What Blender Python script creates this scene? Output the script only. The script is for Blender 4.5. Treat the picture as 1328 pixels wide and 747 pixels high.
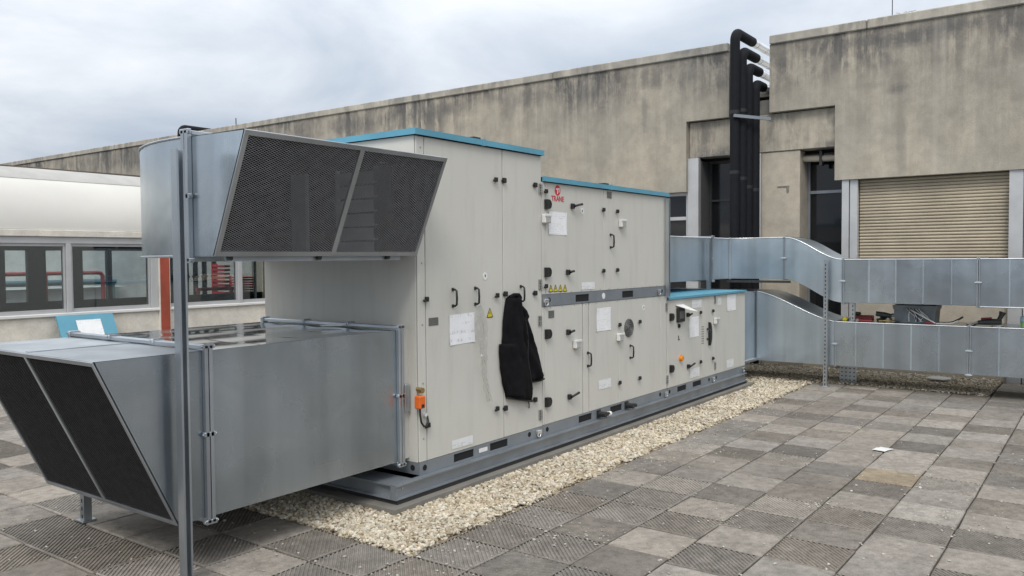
import bpy, bmesh, math, random
from mathutils import Vector, Matrix, noise
import numpy as np
rng = random.Random(7)
S = bpy.context.scene
for o in list(bpy.data.objects):
    bpy.data.objects.remove(o)
COL = S.collection
PI = math.pi

# ------------------------------------------------------------------ camera, world, sun, exposure
cam = bpy.data.cameras.new("camera")
cam.sensor_width = 36.0
cam.lens = 36.0 * 1070.1 / 1328.0
cam.clip_start = 0.05
cam.clip_end = 2000.0
cam_o = bpy.data.objects.new("camera", cam)
COL.objects.link(cam_o)
rot = Matrix(((0.59087736, 0.0337158, -0.80605657),
              (-0.80672785, 0.01558108, -0.59071771),
              (-0.00735729, 0.99931, 0.03640598)))
cam_o.matrix_world = Matrix.Translation((0, 0, 1.65)) @ rot.to_4x4()
S.camera = cam_o
S.render.resolution_x, S.render.resolution_y = 1024, 576
S.view_settings.view_transform = 'Standard'
S.view_settings.look = 'None'
S.view_settings.exposure = 0.35
S.view_settings.gamma = 1.0

SUN_EL, SUN_AZ = math.radians(50), math.radians(-152)      # azimuth measured from +X, counter-clockwise
world = bpy.data.worlds.new("World")
S.world = world
world.use_nodes = True
wn, wl = world.node_tree.nodes, world.node_tree.links
wn.clear()
w_out = wn.new('ShaderNodeOutputWorld')
w_bg = wn.new('ShaderNodeBackground')
w_sky = wn.new('ShaderNodeTexSky')
w_sky.sky_type = 'NISHITA'
w_sky.sun_disc = False
w_sky.sun_elevation = SUN_EL
w_sky.sun_rotation = PI / 2 - SUN_AZ
w_sky.air_density = 1.0
w_sky.dust_density = 2.0
w_bg.inputs['Strength'].default_value = 0.1
tc = wn.new('ShaderNodeTexCoord')
sep = wn.new('ShaderNodeSeparateXYZ')
wl.new(tc.outputs['Generated'], sep.inputs[0])
def wmath(op, a, b=None, clamp=False):
    n = wn.new('ShaderNodeMath'); n.operation = op; n.use_clamp = clamp
    for i, v in enumerate((a, b)):
        if v is None: continue
        if isinstance(v, (int, float)): n.inputs[i].default_value = v
        else: wl.new(v, n.inputs[i])
    return n.outputs[0]
zc = wmath('MAXIMUM', sep.outputs['Z'], 0.0)
den = wmath('ADD', zc, 0.22)
cu = wmath('DIVIDE', sep.outputs['X'], den)
cv = wmath('DIVIDE', sep.outputs['Y'], den)
cmb = wn.new('ShaderNodeCombineXYZ')
wl.new(cu, cmb.inputs[0]); wl.new(cv, cmb.inputs[1])
n1 = wn.new('ShaderNodeTexNoise'); n1.inputs['Scale'].default_value = 1.5; n1.inputs['Detail'].default_value = 9; n1.inputs['Roughness'].default_value = 0.55; n1.inputs['Distortion'].default_value = 0.4
n2 = wn.new('ShaderNodeTexNoise'); n2.inputs['Scale'].default_value = 0.42; n2.inputs['Detail'].default_value = 4
wl.new(cmb.outputs[0], n1.inputs['Vector']); wl.new(cmb.outputs[0], n2.inputs['Vector'])
nm = wmath('ADD', wmath('MULTIPLY', n1.outputs['Fac'], 0.62), wmath('MULTIPLY', n2.outputs['Fac'], 0.38))
# cloud deck: more grey-blue towards the horizon, whiter higher up
el = wmath('MULTIPLY', zc, 0.60)
fac = wmath('ADD', nm, wmath('SUBTRACT', el, 0.12))
cr = wn.new('ShaderNodeValToRGB')
cr.color_ramp.elements[0].position = 0.37; cr.color_ramp.elements[0].color = (3.6, 4.1, 4.85, 1)
cr.color_ramp.elements[1].position = 0.63; cr.color_ramp.elements[1].color = (6.35, 6.6, 6.95, 1)
e_ = cr.color_ramp.elements.new(0.50); e_.color = (4.8, 5.2, 5.75, 1)
wl.new(fac, cr.inputs[0])
# an overcast dome is brighter overhead than at its rim
zen = wmath('ADD', wmath('MULTIPLY', zc, 1.25), 0.93)
vm = wn.new('ShaderNodeVectorMath'); vm.operation = 'SCALE'
wl.new(cr.outputs['Color'], vm.inputs[0]); wl.new(zen, vm.inputs['Scale'])
mx = wn.new('ShaderNodeMixRGB'); mx.inputs['Fac'].default_value = 0.94
wl.new(w_sky.outputs['Color'], mx.inputs['Color1']); wl.new(vm.outputs[0], mx.inputs['Color2'])
wl.new(mx.outputs['Color'], w_bg.inputs['Color'])
wl.new(w_bg.outputs[0], w_out.inputs[0])

sun = bpy.data.lights.new("sun", 'SUN')
sun.energy = 1.5
sun.angle = math.radians(22)
sun.color = (1.0, 0.95, 0.88)
sun_o = bpy.data.objects.new("sun", sun)
COL.objects.link(sun_o)
sd = Vector((math.cos(SUN_EL) * math.cos(SUN_AZ), math.cos(SUN_EL) * math.sin(SUN_AZ), math.sin(SUN_EL)))
sun_o.rotation_euler = sd.to_track_quat('Z', 'Y').to_euler()
sun_o.location = sd * 40

# ------------------------------------------------------------------ mesh helpers
class MB:
    """collects shapes that become ONE mesh object"""
    def __init__(s):
        s.v, s.f, s.sm = [], [], []
    def add(s, vs, fs, smooth=False):
        b = len(s.v)
        s.v += [tuple(v) for v in vs]
        for f in fs:
            s.f.append([b + i for i in f]); s.sm.append(smooth)
        return s
    def box(s, x0, x1, y0, y1, z0, z1, ch=0.0):
        if x0 > x1: x0, x1 = x1, x0
        if y0 > y1: y0, y1 = y1, y0
        if z0 > z1: z0, z1 = z1, z0
        if ch <= 0:
            vs = [(x, y, z) for x in (x0, x1) for y in (y0, y1) for z in (z0, z1)]
            return s.add(vs, [(0, 1, 3, 2), (4, 6, 7, 5), (0, 4, 5, 1), (2, 3, 7, 6), (0, 2, 6, 4), (1, 5, 7, 3)])
        bm = bmesh.new()
        bmesh.ops.create_cube(bm, size=1.0)
        for v in bm.verts:
            v.co = Vector(((x0 + x1) / 2 + v.co.x * (x1 - x0), (y0 + y1) / 2 + v.co.y * (y1 - y0), (z0 + z1) / 2 + v.co.z * (z1 - z0)))
        bmesh.ops.bevel(bm, geom=bm.edges[:], offset=min(ch, 0.45 * min(x1 - x0, y1 - y0, z1 - z0)), segments=1, affect='EDGES')
        s.bm(bm); return s
    def bm(s, bm, smooth=False):
        bm.verts.index_update()
        s.add([v.co for v in bm.verts], [[v.index for v in f.verts] for f in bm.faces], smooth)
        bm.free(); return s
    def bar(s, a, b, w, h, up=(0, 0, 1)):
        a, b = Vector(a), Vector(b); d = (b - a).normalized(); up = Vector(up)
        if abs(d.dot(up)) > 0.98: up = Vector((1, 0, 0))
        r = d.cross(up).normalized(); u = r.cross(d)
        vs = []
        for p in (a, b):
            for i, j in ((-1, -1), (1, -1), (1, 1), (-1, 1)):
                vs.append(p + r * (i * w / 2) + u * (j * h / 2))
        return s.add(vs, [(3, 2, 1, 0), (4, 5, 6, 7), (0, 1, 5, 4), (1, 2, 6, 5), (2, 3, 7, 6), (3, 0, 4, 7)])
    def prism(s, poly, axis, d0, d1):
        """poly: 2D points in the plane normal to axis (x:(y,z)  y:(x,z)  z:(x,y)), extruded d0..d1"""
        def P(p, d):
            return {'x': (d, p[0], p[1]), 'y': (p[0], d, p[1]), 'z': (p[0], p[1], d)}[axis]
        n = len(poly)
        vs = [P(p, d0) for p in poly] + [P(p, d1) for p in poly]
        fs = [list(range(n))[::-1], list(range(n, 2 * n))] + [(i, (i + 1) % n, n + (i + 1) % n, n + i) for i in range(n)]
        return s.add(vs, fs)
    def tube(s, path, r, n=10, caps=True, rs=None):
        path = [Vector(p) for p in path]; vs, fs = [], []
        t0 = (path[1] - path[0]).normalized()
        ref = Vector((0, 0, 1)) if abs(t0.z) < 0.9 else Vector((1, 0, 0))
        nrm = t0.cross(ref).normalized()
        for i, p in enumerate(path):
            t = (path[min(i + 1, len(path) - 1)] - path[max(i - 1, 0)]).normalized()
            nrm = (nrm - t * nrm.dot(t)).normalized(); bn = t.cross(nrm)
            rr = rs[i] if rs else r
            for k in range(n):
                a = 2 * PI * k / n
                vs.append(p + nrm * (rr * math.cos(a)) + bn * (rr * math.sin(a)))
        for i in range(len(path) - 1):
            for k in range(n):
                fs.append((i * n + k, i * n + (k + 1) % n, (i + 1) * n + (k + 1) % n, (i + 1) * n + k))
        s.add(vs, fs, True)
        if caps:
            s.add(vs[:n], [list(range(n))[::-1]]); s.add(vs[-n:], [list(range(n))])
        return s
    def disc(s, c, axis, r, d0, d1, n=18, rz=None):
        rz = rz or r
        poly = [(c[0] + r * math.cos(2 * PI * k / n), c[1] + rz * math.sin(2 * PI * k / n)) for k in range(n)]
        return s.prism(poly, axis, d0, d1)
    def loft(s, rings, caps=(False, False), smooth=False):
        n = len(rings[0]); vs = [p for r in rings for p in r]; fs = []
        for i in range(len(rings) - 1):
            for k in range(n):
                fs.append((i * n + k, i * n + (k + 1) % n, (i + 1) * n + (k + 1) % n, (i + 1) * n + k))
        s.add(vs, fs, smooth)
        if caps[0]: s.add(rings[0], [list(range(n))[::-1]])
        if caps[1]: s.add(rings[-1], [list(range(n))])
        return s
    def mesh(s, name):
        me = bpy.data.meshes.new(name)
        me.from_pydata(s.v, [], s.f)
        me.polygons.foreach_set('use_smooth', s.sm)
        me.update()
        bm = bmesh.new(); bm.from_mesh(me)
        bmesh.ops.recalc_face_normals(bm, faces=bm.faces[:])
        bm.to_mesh(me); bm.free()
        return me
    def build(s, name, mat, parent=None, **kw):
        me = s.mesh(name)
        me.materials.append(mat)
        return link(name, me, parent, **kw)

def link(name, me, parent=None, label=None, cat=None, group=None, kind=None, loc=None):
    o = bpy.data.objects.new(name, me)
    COL.objects.link(o)
    if loc is not None: o.location = loc
    if parent is not None:
        o.parent = parent
        top = parent
        off = Vector(parent.get('_off', (0, 0, 0)))
        o.matrix_parent_inverse = Matrix.Translation(-off)
        o['_off'] = tuple(off + (Vector((0, 0, 0)) if loc is None else Vector((0, 0, 0)))) if False else (tuple(loc) if loc is not None else (0, 0, 0))
    else:
        o['_off'] = tuple(loc) if loc is not None else (0, 0, 0)
    tag(o, label, cat, group, kind)
    return o

def tag(o, label=None, cat=None, group=None, kind=None):
    if label: o['label'] = label
    if cat: o['category'] = cat
    if group: o['group'] = group
    if kind: o['kind'] = kind
    return o

def thing(name, loc, label, cat, group=None):
    return link(name, None, None, label, cat, group, None, loc)

def inst(name, me, parent, loc):
    return link(name, me, parent, loc=loc)

# ------------------------------------------------------------------ materials
def new_mat(name):
    m = bpy.data.materials.new(name); m.use_nodes = True
    nt = m.node_tree
    return m, nt, nt.nodes, nt.links, nt.nodes['Principled BSDF']

def noise_node(nt, vec, scale, detail=4, rough=0.55, dist=0.0):
    n = nt.nodes.new('ShaderNodeTexNoise')
    n.inputs['Scale'].default_value = scale; n.inputs['Detail'].default_value = detail
    n.inputs['Roughness'].default_value = rough; n.inputs['Distortion'].default_value = dist
    if vec is not None: nt.links.new(vec, n.inputs['Vector'])
    return n.outputs['Fac']

def mapping(nt, coord='Object', scale=(1, 1, 1), rotz=0.0):
    t = nt.nodes.new('ShaderNodeTexCoord') if coord != 'World' else nt.nodes.new('ShaderNodeNewGeometry')
    m = nt.nodes.new('ShaderNodeMapping')
    m.inputs['Scale'].default_value = scale; m.inputs['Rotation'].default_value = (0, 0, rotz)
    nt.links.new(t.outputs['Position' if coord == 'World' else coord], m.inputs['Vector'])
    return m.outputs[0]

def ramp(nt, fac, stops):
    r = nt.nodes.new('ShaderNodeValToRGB')
    els = r.color_ramp.elements
    while len(els) < len(stops): els.new(0.5)
    for e, (p, c) in zip(els, stops):
        e.position = p
        e.color = (c[0], c[1], c[2], 1) if isinstance(c, (tuple, list)) else (c, c, c, 1)
    nt.links.new(fac, r.inputs[0])
    return r.outputs['Color']

def mix(nt, mode, fac, a, b):
    n = nt.nodes.new('ShaderNodeMixRGB'); n.blend_type = mode
    for i, v in (('Fac', fac), ('Color1', a), ('Color2', b)):
        if isinstance(v, (int, float)): n.inputs[i].default_value = v
        elif isinstance(v, (tuple, list)): n.inputs[i].default_value = (v[0], v[1], v[2], 1)
        else: nt.links.new(v, n.inputs[i])
    return n.outputs[0]

def mth(nt, op, a, b=None, clamp=False):
    n = nt.nodes.new('ShaderNodeMath'); n.operation = op; n.use_clamp = clamp
    for i, v in enumerate((a, b)):
        if v is None: continue
        if isinstance(v, (int, float)): n.inputs[i].default_value = v
        else: nt.links.new(v, n.inputs[i])
    return n.outputs[0]

def bump(nt, b, height, strength, dist=0.01):
    n = nt.nodes.new('ShaderNodeBump')
    n.inputs['Strength'].default_value = strength; n.inputs['Distance'].default_value = dist
    nt.links.new(height, n.inputs['Height']); nt.links.new(n.outputs[0], b.inputs['Normal'])

def simple(name, col, rough=0.5, metal=0.0, var=0.12, vscale=9.0, bstr=0.0, bscale=60, spec=0.5):
    m, nt, N, L, b = new_mat(name)
    v = mapping(nt, 'World')
    f = noise_node(nt, v, vscale, 5)
    c = mix(nt, 'MULTIPLY', 1.0, col, ramp(nt, f, [(0.3, 1 - var), (0.7, 1 + var * 0.4)]))
    L.new(c, b.inputs['Base Color'])
    b.inputs['Roughness'].default_value = rough; b.inputs['Metallic'].default_value = metal; b.inputs['Specular IOR Level'].default_value = spec
    if bstr: bump(nt, b, noise_node(nt, v, bscale, 4), bstr, 0.004)
    return m

def galvanised(name, col=(0.475, 0.535, 0.58), r0=0.15, r1=0.38, wave=0.25, smudge=0.35):
    m, nt, N, L, b = new_mat(name)
    v = mapping(nt, 'World')
    vo = N.new('ShaderNodeTexVoronoi'); vo.inputs['Scale'].default_value = 70; vo.inputs['Randomness'].default_value = 1
    L.new(v, vo.inputs['Vector'])
    sp = N.new('ShaderNodeSeparateColor'); L.new(vo.outputs['Color'], sp.inputs[0])
    big = noise_node(nt, v, 1.8, 3, 0.5, 0.6)
    fine = noise_node(nt, mapping(nt, 'World', (9, 9, 1.2)), 2.0, 2, 0.5)
    oi = N.new('ShaderNodeObjectInfo')
    c = mix(nt, 'MULTIPLY', 1.0, col, ramp(nt, oi.outputs['Random'], [(0.0, 0.88), (1.0, 1.06)]))
    c = mix(nt, 'MULTIPLY', 1.0, c, ramp(nt, sp.outputs[0], [(0.0, 0.99), (1.0, 1.008)]))
    scuff = ramp(nt, noise_node(nt, v, 2.6, 3, 0.5, 1.5), [(0.52, 0.0), (0.72, 0.22)])
    c = mix(nt, 'MIX', scuff, c, (0.62, 0.65, 0.67))
    mark = ramp(nt, noise_node(nt, mapping(nt, 'World', (9, 9, 3.2)), 1.0, 7, 0.75, 0.8), [(0.66, 0.0), (0.72, 0.55)])
    c = mix(nt, 'MIX', mark, c, (0.70, 0.72, 0.73))
    band = noise_node(nt, mapping(nt, 'World', (2.3, 2.3, 0.10)), 1.6, 2, 0.5)
    c = mix(nt, 'MULTIPLY', 0.6, c, ramp(nt, band, [(0.42, 0.84), (0.47, 0.93), (0.53, 1.0), (0.60, 1.10)]))
    c = mix(nt, 'MULTIPLY', smudge, c, ramp(nt, big, [(0.33, 0.72), (0.62, 1.08)]))
    c = mix(nt, 'MULTIPLY', smudge * 0.25, c, ramp(nt, fine, [(0.35, 0.8), (0.65, 1.08)]))
    L.new(c, b.inputs['Base Color'])
    b.inputs['Metallic'].default_value = 0.92
    rr = mth(nt, 'ADD', mth(nt, 'MULTIPLY', big, r1 - r0), r0)
    L.new(rr, b.inputs['Roughness'])
    h = noise_node(nt, v, 1.9, 3)
    bump(nt, b, h, wave, 0.03)
    return m

def concrete(name, col, streak=True, ztop=4.84, spots=()):
    m, nt, N, L, b = new_mat(name)
    v = mapping(nt, 'World')
    big = noise_node(nt, v, 0.55, 6, 0.6)
    med = noise_node(nt, v, 5.0, 7, 0.65)
    fin = noise_node(nt, v, 60.0, 5, 0.6)
    c = mix(nt, 'MULTIPLY', 1.0, col, ramp(nt, big, [(0.3, (0.78, 0.80, 0.82)), (0.7, (1.10, 1.07, 1.03))]))
    c = mix(nt, 'MULTIPLY', 0.8, c, ramp(nt, med, [(0.3, 0.78), (0.7, 1.12)]))
    c = mix(nt, 'MULTIPLY', 0.6, c, ramp(nt, fin, [(0.3, 0.85), (0.7, 1.1)]))
    if streak:
        s1 = noise_node(nt, mapping(nt, 'World', (2.6, 2.6, 0.16)), 1.6, 8, 0.68)
        s2 = noise_node(nt, mapping(nt, 'World', (7.5, 7.5, 0.30)), 1.3, 6, 0.65)
        sx = N.new('ShaderNodeSeparateXYZ')
        g = N.new('ShaderNodeNewGeometry'); L.new(g.outputs['Position'], sx.inputs[0])
        hz = mth(nt, 'SUBTRACT', ztop, sx.outputs['Z'])                     # metres below the coping: rain-borne grime
        top = ramp(nt, mth(nt, 'DIVIDE', hz, 2.1, True), [(0.0, 1.0), (0.2, 0.85), (0.42, 0.30), (1.0, 0.16)])
        patch = ramp(nt, noise_node(nt, v, 0.9, 5, 0.6), [(0.36, 0.12), (0.58, 1.0)])
        blot = noise_node(nt, mapping(nt, 'World', (3.0, 3.0, 1.5)), 1.3, 8, 0.72, 0.5)
        st = ramp(nt, mth(nt, 'ADD', mth(nt, 'MULTIPLY', s1, 0.55), mth(nt, 'MULTIPLY', blot, 0.45)), [(0.43, 0.0), (0.53, 1.0)])
        a = mix(nt, 'MULTIPLY', 1.0, mix(nt, 'MULTIPLY', 1.0, st, top), patch)
        c = mix(nt, 'MIX', a, c, (0.095, 0.092, 0.09))
        st2 = ramp(nt, s2, [(0.50, 0.0), (0.72, 0.32)])
        a2 = mix(nt, 'MULTIPLY', 1.0, st2, ramp(nt, mth(nt, 'DIVIDE', hz, 2.1, True), [(0.0, 0.9), (0.4, 0.5), (1.0, 0.22)]))
        c = mix(nt, 'MIX', a2, c, (0.12, 0.105, 0.09))
        wob = noise_node(nt, v, 4.5, 6, 0.7)
        grime = ramp(nt, mth(nt, 'ADD', mth(nt, 'MULTIPLY', s2, 0.6), mth(nt, 'MULTIPLY', noise_node(nt, v, 15, 7, 0.78), 0.45)), [(0.41, 0.12), (0.53, 1.0)])
        for (yc_, zc_, ry, rz, k_, colr) in spots:      # individual stains, each with its own place and outline
            dy = mth(nt, 'DIVIDE', mth(nt, 'SUBTRACT', sx.outputs['Y'], yc_), ry); dz = mth(nt, 'DIVIDE', mth(nt, 'SUBTRACT', sx.outputs['Z'], zc_), rz)
            d2 = mth(nt, 'SQRT', mth(nt, 'ADD', mth(nt, 'MULTIPLY', dy, dy), mth(nt, 'MULTIPLY', dz, dz)))
            dd = mth(nt, 'ADD', d2, mth(nt, 'MULTIPLY', mth(nt, 'SUBTRACT', wob, 0.5), 1.9))
            c = mix(nt, 'MIX', mix(nt, 'MULTIPLY', 1.0, ramp(nt, dd, [(0.35, k_), (1.0, 0.0)]), grime), c, colr)
        lt = ramp(nt, noise_node(nt, mapping(nt, 'World', (4.2, 4.2, 0.12)), 1.1, 5, 0.6), [(0.55, 0.0), (0.75, 0.35)])
        c = mix(nt, 'MIX', lt, c, (0.47, 0.44, 0.38))
    L.new(c, b.inputs['Base Color'])
    b.inputs['Roughness'].default_value = 0.9
    bump(nt, b, mth(nt, 'ADD', fin, mth(nt, 'MULTIPLY', med, 1.5)), 0.35, 0.008)
    return m

def panel_mat(name, col):
    m, nt, N, L, b = new_mat(name)
    v = mapping(nt, 'World')
    c = mix(nt, 'MULTIPLY', 1.0, col, ramp(nt, noise_node(nt, v, 1.3, 4), [(0.3, 0.955), (0.7, 1.02)]))
    d = ramp(nt, noise_node(nt, mapping(nt, 'World', (5, 5, 0.7)), 2.2, 6, 0.65), [(0.50, 0.0), (0.8, 0.24)])
    c = mix(nt, 'MIX', d, c, (0.30, 0.285, 0.25))
    dd = ramp(nt, noise_node(nt, v, 26, 5, 0.7), [(0.64, 0.0), (0.78, 0.30)])
    c = mix(nt, 'MIX', dd, c, (0.36, 0.34, 0.30))
    run = ramp(nt, noise_node(nt, mapping(nt, 'World', (38, 38, 0.9)), 1.0, 5, 0.7), [(0.60, 0.0), (0.78, 0.17)])
    run = mix(nt, 'MULTIPLY', 1.0, run, ramp(nt, noise_node(nt, v, 2.3, 3), [(0.45, 0.0), (0.65, 1.0)]))
    c = mix(nt, 'MIX', run, c, (0.33, 0.31, 0.27))
    L.new(c, b.inputs['Base Color'])
    rr = ramp(nt, noise_node(nt, v, 3, 4), [(0.3, 0.34), (0.7, 0.48)])
    L.new(rr, b.inputs['Roughness'])
    bump(nt, b, noise_node(nt, v, 1.6, 3), 0.22, 0.012)
    return m

def paper_mat(name, dens=0.5, col=(0.78, 0.79, 0.80), lines=62.0):
    """white sheet with faint illegible rows of grey print"""
    m, nt, N, L, b = new_mat(name)
    t = N.new('ShaderNodeTexCoord')
    sx = N.new('ShaderNodeSeparateXYZ'); L.new(t.outputs['Object'], sx.inputs[0])
    row = mth(nt, 'FRACT', mth(nt, 'MULTIPLY', sx.outputs['Z'], lines))
    rowm = ramp(nt, row, [(0.40, 0.0), (0.46, 1.0), (0.80, 1.0), (0.86, 0.0)])
    words = ramp(nt, noise_node(nt, mapping(nt, 'Object', (46, 1, lines)), 1.0, 3, 0.7), [(0.50, 0.0), (0.56, 1.0)])
    blk = ramp(nt, noise_node(nt, mapping(nt, 'Object', (5, 1, 9)), 1.0, 1), [(0.44, 0.0), (0.52, 1.0)])
    a = mix(nt, 'MULTIPLY', 1.0, mix(nt, 'MULTIPLY', 1.0, rowm, words), blk)
    c = mix(nt, 'MIX', mix(nt, 'MULTIPLY', 1.0, a, (dens, dens, dens)), col, (0.12, 0.13, 0.17))
    c = mix(nt, 'MULTIPLY', 1.0, c, ramp(nt, noise_node(nt, mapping(nt, 'World'), 12, 3), [(0.3, 0.93), (0.7, 1.02)]))
    L.new(c, b.inputs['Base Color']); b.inputs['Roughness'].default_value = 0.6
    return m

M = {}
M['panel'] = panel_mat('beige_panel_paint', (0.545, 0.535, 0.49))
M['core'] = simple('rubber_gasket', (0.025, 0.025, 0.025), 0.8)
M['blue'] = simple('blue_cap_paint', (0.10, 0.31, 0.42), 0.42, 0.0, 0.14, 3.0)
M['frame'] = simple('grey_base_frame_paint', (0.24, 0.265, 0.29), 0.42, 0.35, 0.16, 5.0)
M['rail'] = simple('grey_rail_steel', (0.30, 0.33, 0.365), 0.38, 0.55, 0.22, 4.0, 0.05)
M['black'] = simple('black_plastic', (0.016, 0.016, 0.017), 0.42, 0, 0.3, 30)
M['hole'] = simple('dark_void', (0.006, 0.006, 0.007), 0.9)
M['galv'] = galvanised('galvanised_sheet')
M['galv_far'] = galvanised('sky_lit_galvanised_sheet', (0.60, 0.68, 0.74), 0.26, 0.44, 0.30, 0.3)  # lighter copy of the same sheet; sky reflection painted into the colour
M['galv_top'] = galvanised('polished_galvanised_sheet', (0.50, 0.54, 0.59), 0.05, 0.12, 0.05, 0.2)
M['galv_dull'] = galvanised('dull_galvanised_steel', (0.43, 0.46, 0.485), 0.40, 0.58, 0.12, 0.4)
M['strut'] = galvanised('galvanised_strut', (0.50, 0.54, 0.575), 0.30, 0.45, 0.05, 0.4)
M['mesh'] = simple('expanded_metal', (0.42, 0.43, 0.45), 0.5, 0.5, 0.2, 20)
M['mesh_dark'] = simple('shaded_expanded_metal', (0.07, 0.068, 0.07), 0.7, 0.2, 0.3, 20)  # same metal as the upper mesh; the lower hood's shade is in this colour
M['duct_shade'] = simple('black_duct_shade', (0.008, 0.010, 0.015), 0.95, 0, 0.12, 9, 0, 60, 0.1)  # near-black paint for duct interior shade, on sheets added inside
DK = (0.11, 0.107, 0.104)
M['wall'] = concrete('stained_concrete', (0.40, 0.366, 0.305), True, 4.84, (
    (2.45, 3.35, 0.09, 0.75, 0.55, (0.20, 0.19, 0.165)), (2.47, 3.95, 0.16, 0.10, 0.6, DK), (2.3, 4.66, 0.75, 0.16, 0.85, DK), (1.75, 4.72, 0.5, 0.13, 0.7, DK), (3.1, 4.68, 0.35, 0.12, 0.6, DK), (1.1, 4.65, 0.4, 0.2, 0.6, DK), (0.1, 4.6, 0.6, 0.22, 0.6, DK),
    (2.9, 4.05, 0.35, 0.07, 0.35, (0.22, 0.2, 0.17)), (6.2, 4.6, 0.5, 0.25, 0.6, DK), (7.3, 4.55, 0.5, 0.3, 0.5, DK), (6.4, 4.0, 0.12, 0.5, 0.5, (0.16, 0.15, 0.14)), (8.8, 4.6, 0.7, 0.22, 0.5, DK), (11.0, 4.6, 0.9, 0.2, 0.6, DK), (13.5, 4.6, 1.4, 0.25, 0.6, DK), (17.5, 4.6, 2.0, 0.28, 0.55, DK), (23, 4.6, 3.0, 0.3, 0.5, DK)))
M['coping'] = concrete('coping_concrete', (0.46, 0.435, 0.38), True, 5.6)
M['beam'] = concrete('beam_concrete', (0.48, 0.43, 0.35), True, 3.83, ((5.25, 3.24, 0.60, 0.22, 1.0, (0.16, 0.15, 0.14)), (5.35, 3.56, 0.12, 0.18, 0.9, (0.16, 0.15, 0.13)), (3.44, 3.28, 0.26, 0.14, 0.9, (0.17, 0.16, 0.15)), (3.75, 3.52, 0.04, 0.2, 0.4, (0.25, 0.23, 0.2))))
M['pillar'] = concrete('pillar_concrete', (0.45, 0.405, 0.335), False)
M['plinth'] = concrete('plinth_concrete', (0.20, 0.19, 0.17), False)
M['cream'] = concrete('cream_render', (0.68, 0.65, 0.585), False)
M['sill'] = simple('white_sill_paint', (0.70, 0.70, 0.68), 0.5, 0, 0.12, 3)
M['vault'] = simple('white_roof_membrane', (0.60, 0.585, 0.545), 0.5, 0, 0.08, 1.2)
M['ridge'] = simple('grey_roof_flashing', (0.40, 0.395, 0.37), 0.6, 0, 0.2, 2.5)
M['seal'] = simple('brown_roof_edge', (0.10, 0.075, 0.055), 0.8, 0, 0.4, 6)
M['alu'] = simple('white_aluminium_frame', (0.50, 0.505, 0.51), 0.38, 0.25, 0.12, 4)
M['grey_frame'] = simple('grey_aluminium_frame', (0.46, 0.465, 0.47), 0.4, 0.2, 0.12, 4)
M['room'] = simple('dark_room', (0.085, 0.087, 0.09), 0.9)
M['red'] = simple('red_paint', (0.68, 0.035, 0.045), 0.4, 0, 0.15, 8)
M['red_rail'] = simple('dull_red_paint', (0.40, 0.05, 0.05), 0.5)
M['rust_red'] = simple('brick_red_paint', (0.33, 0.065, 0.035), 0.6, 0, 0.25, 5)
M['shutter'] = simple('tan_shutter_slat', (0.42, 0.362, 0.27), 0.6, 0, 0.22, 2.2)
M['shutter_low'] = simple('pale_tan_shutter_slat', (0.53, 0.475, 0.375), 0.6, 0, 0.2, 2.2)
M['foam'] = simple('black_foam_insulation', (0.007, 0.0078, 0.011), 0.8, 0, 0.3, 12, 0.2, 40, 0.25)
M['tape'] = simple('black_tape', (0.016, 0.0165, 0.018), 0.35, 0, 0.3, 12)
M['silver'] = galvanised('aluminium_cladding', (0.80, 0.81, 0.82), 0.14, 0.3, 0.15, 0.15)
M['jacket'] = simple('black_jacket_cloth', (0.0065, 0.0065, 0.0080), 0.9, 0, 0.35, 14, 0.4, 220, 0.15)
M['zip'] = simple('dark_zip', (0.05, 0.05, 0.055), 0.4, 0.5)
M['jacket_trim'] = simple('black_jacket_trim', (0.012, 0.012, 0.013), 0.5)
M['orange'] = simple('orange_plastic', (0.72, 0.14, 0.015), 0.4)
M['amber'] = simple('amber_lens', (0.75, 0.26, 0.02), 0.25)
M['brass'] = simple('brass', (0.55, 0.40, 0.18), 0.35, 0.9)
M['yellow'] = simple('yellow_sticker', (0.62, 0.53, 0.03), 0.5)
M['blade'] = simple('pale_damper_blade', (0.80, 0.80, 0.78), 0.5)
M['white'] = simple('white_plastic', (0.66, 0.66, 0.64), 0.4, 0, 0.06)
M['offwhite'] = simple('offwhite_sticker', (0.72, 0.72, 0.71), 0.5, 0, 0.08, 20)
M['plate'] = simple('grey_name_plate', (0.20, 0.20, 0.19), 0.4, 0.5, 0.3, 60)
M['hinge'] = simple('zinc_hinge_plate', (0.36, 0.36, 0.345), 0.4, 0.5, 0.3, 45)
M['logo'] = simple('red_print', (0.55, 0.03, 0.045), 0.45)
M['screen'] = simple('dark_screen', (0.02, 0.022, 0.025), 0.15)
M['grille'] = simple('grey_grille', (0.13, 0.135, 0.14), 0.5, 0.4)
M['crate'] = simple('grey_crate_plastic', (0.19, 0.215, 0.235), 0.5, 0, 0.3, 9)
M['green'] = simple('green_plastic', (0.22, 0.42, 0.16), 0.4)
M['bluecup'] = simple('pale_blue_plastic', (0.35, 0.50, 0.62), 0.4)
M['tool'] = simple('dark_tool_plastic', (0.035, 0.036, 0.035), 0.5, 0, 0.3, 20)
M['darkred'] = simple('dark_red_plastic', (0.22, 0.03, 0.03), 0.5)
M['cable_white'] = simple('white_cable', (0.62, 0.62, 0.60), 0.45)
M['cable_black'] = simple('black_cable', (0.014, 0.014, 0.014), 0.5)
M['paper'] = paper_mat('printed_paper', 0.30)
M['paper_pen'] = paper_mat('handwritten_paper', 0.32, (0.78, 0.79, 0.81), 17.0)
M['label'] = paper_mat('printed_label', 0.55, (0.70, 0.71, 0.71), 70.0)
M['teal'] = simple('teal_pipe_paint', (0.10, 0.20, 0.23), 0.5)
M['palewall'] = concrete('pale_parapet', (0.72, 0.74, 0.72), False)

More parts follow.
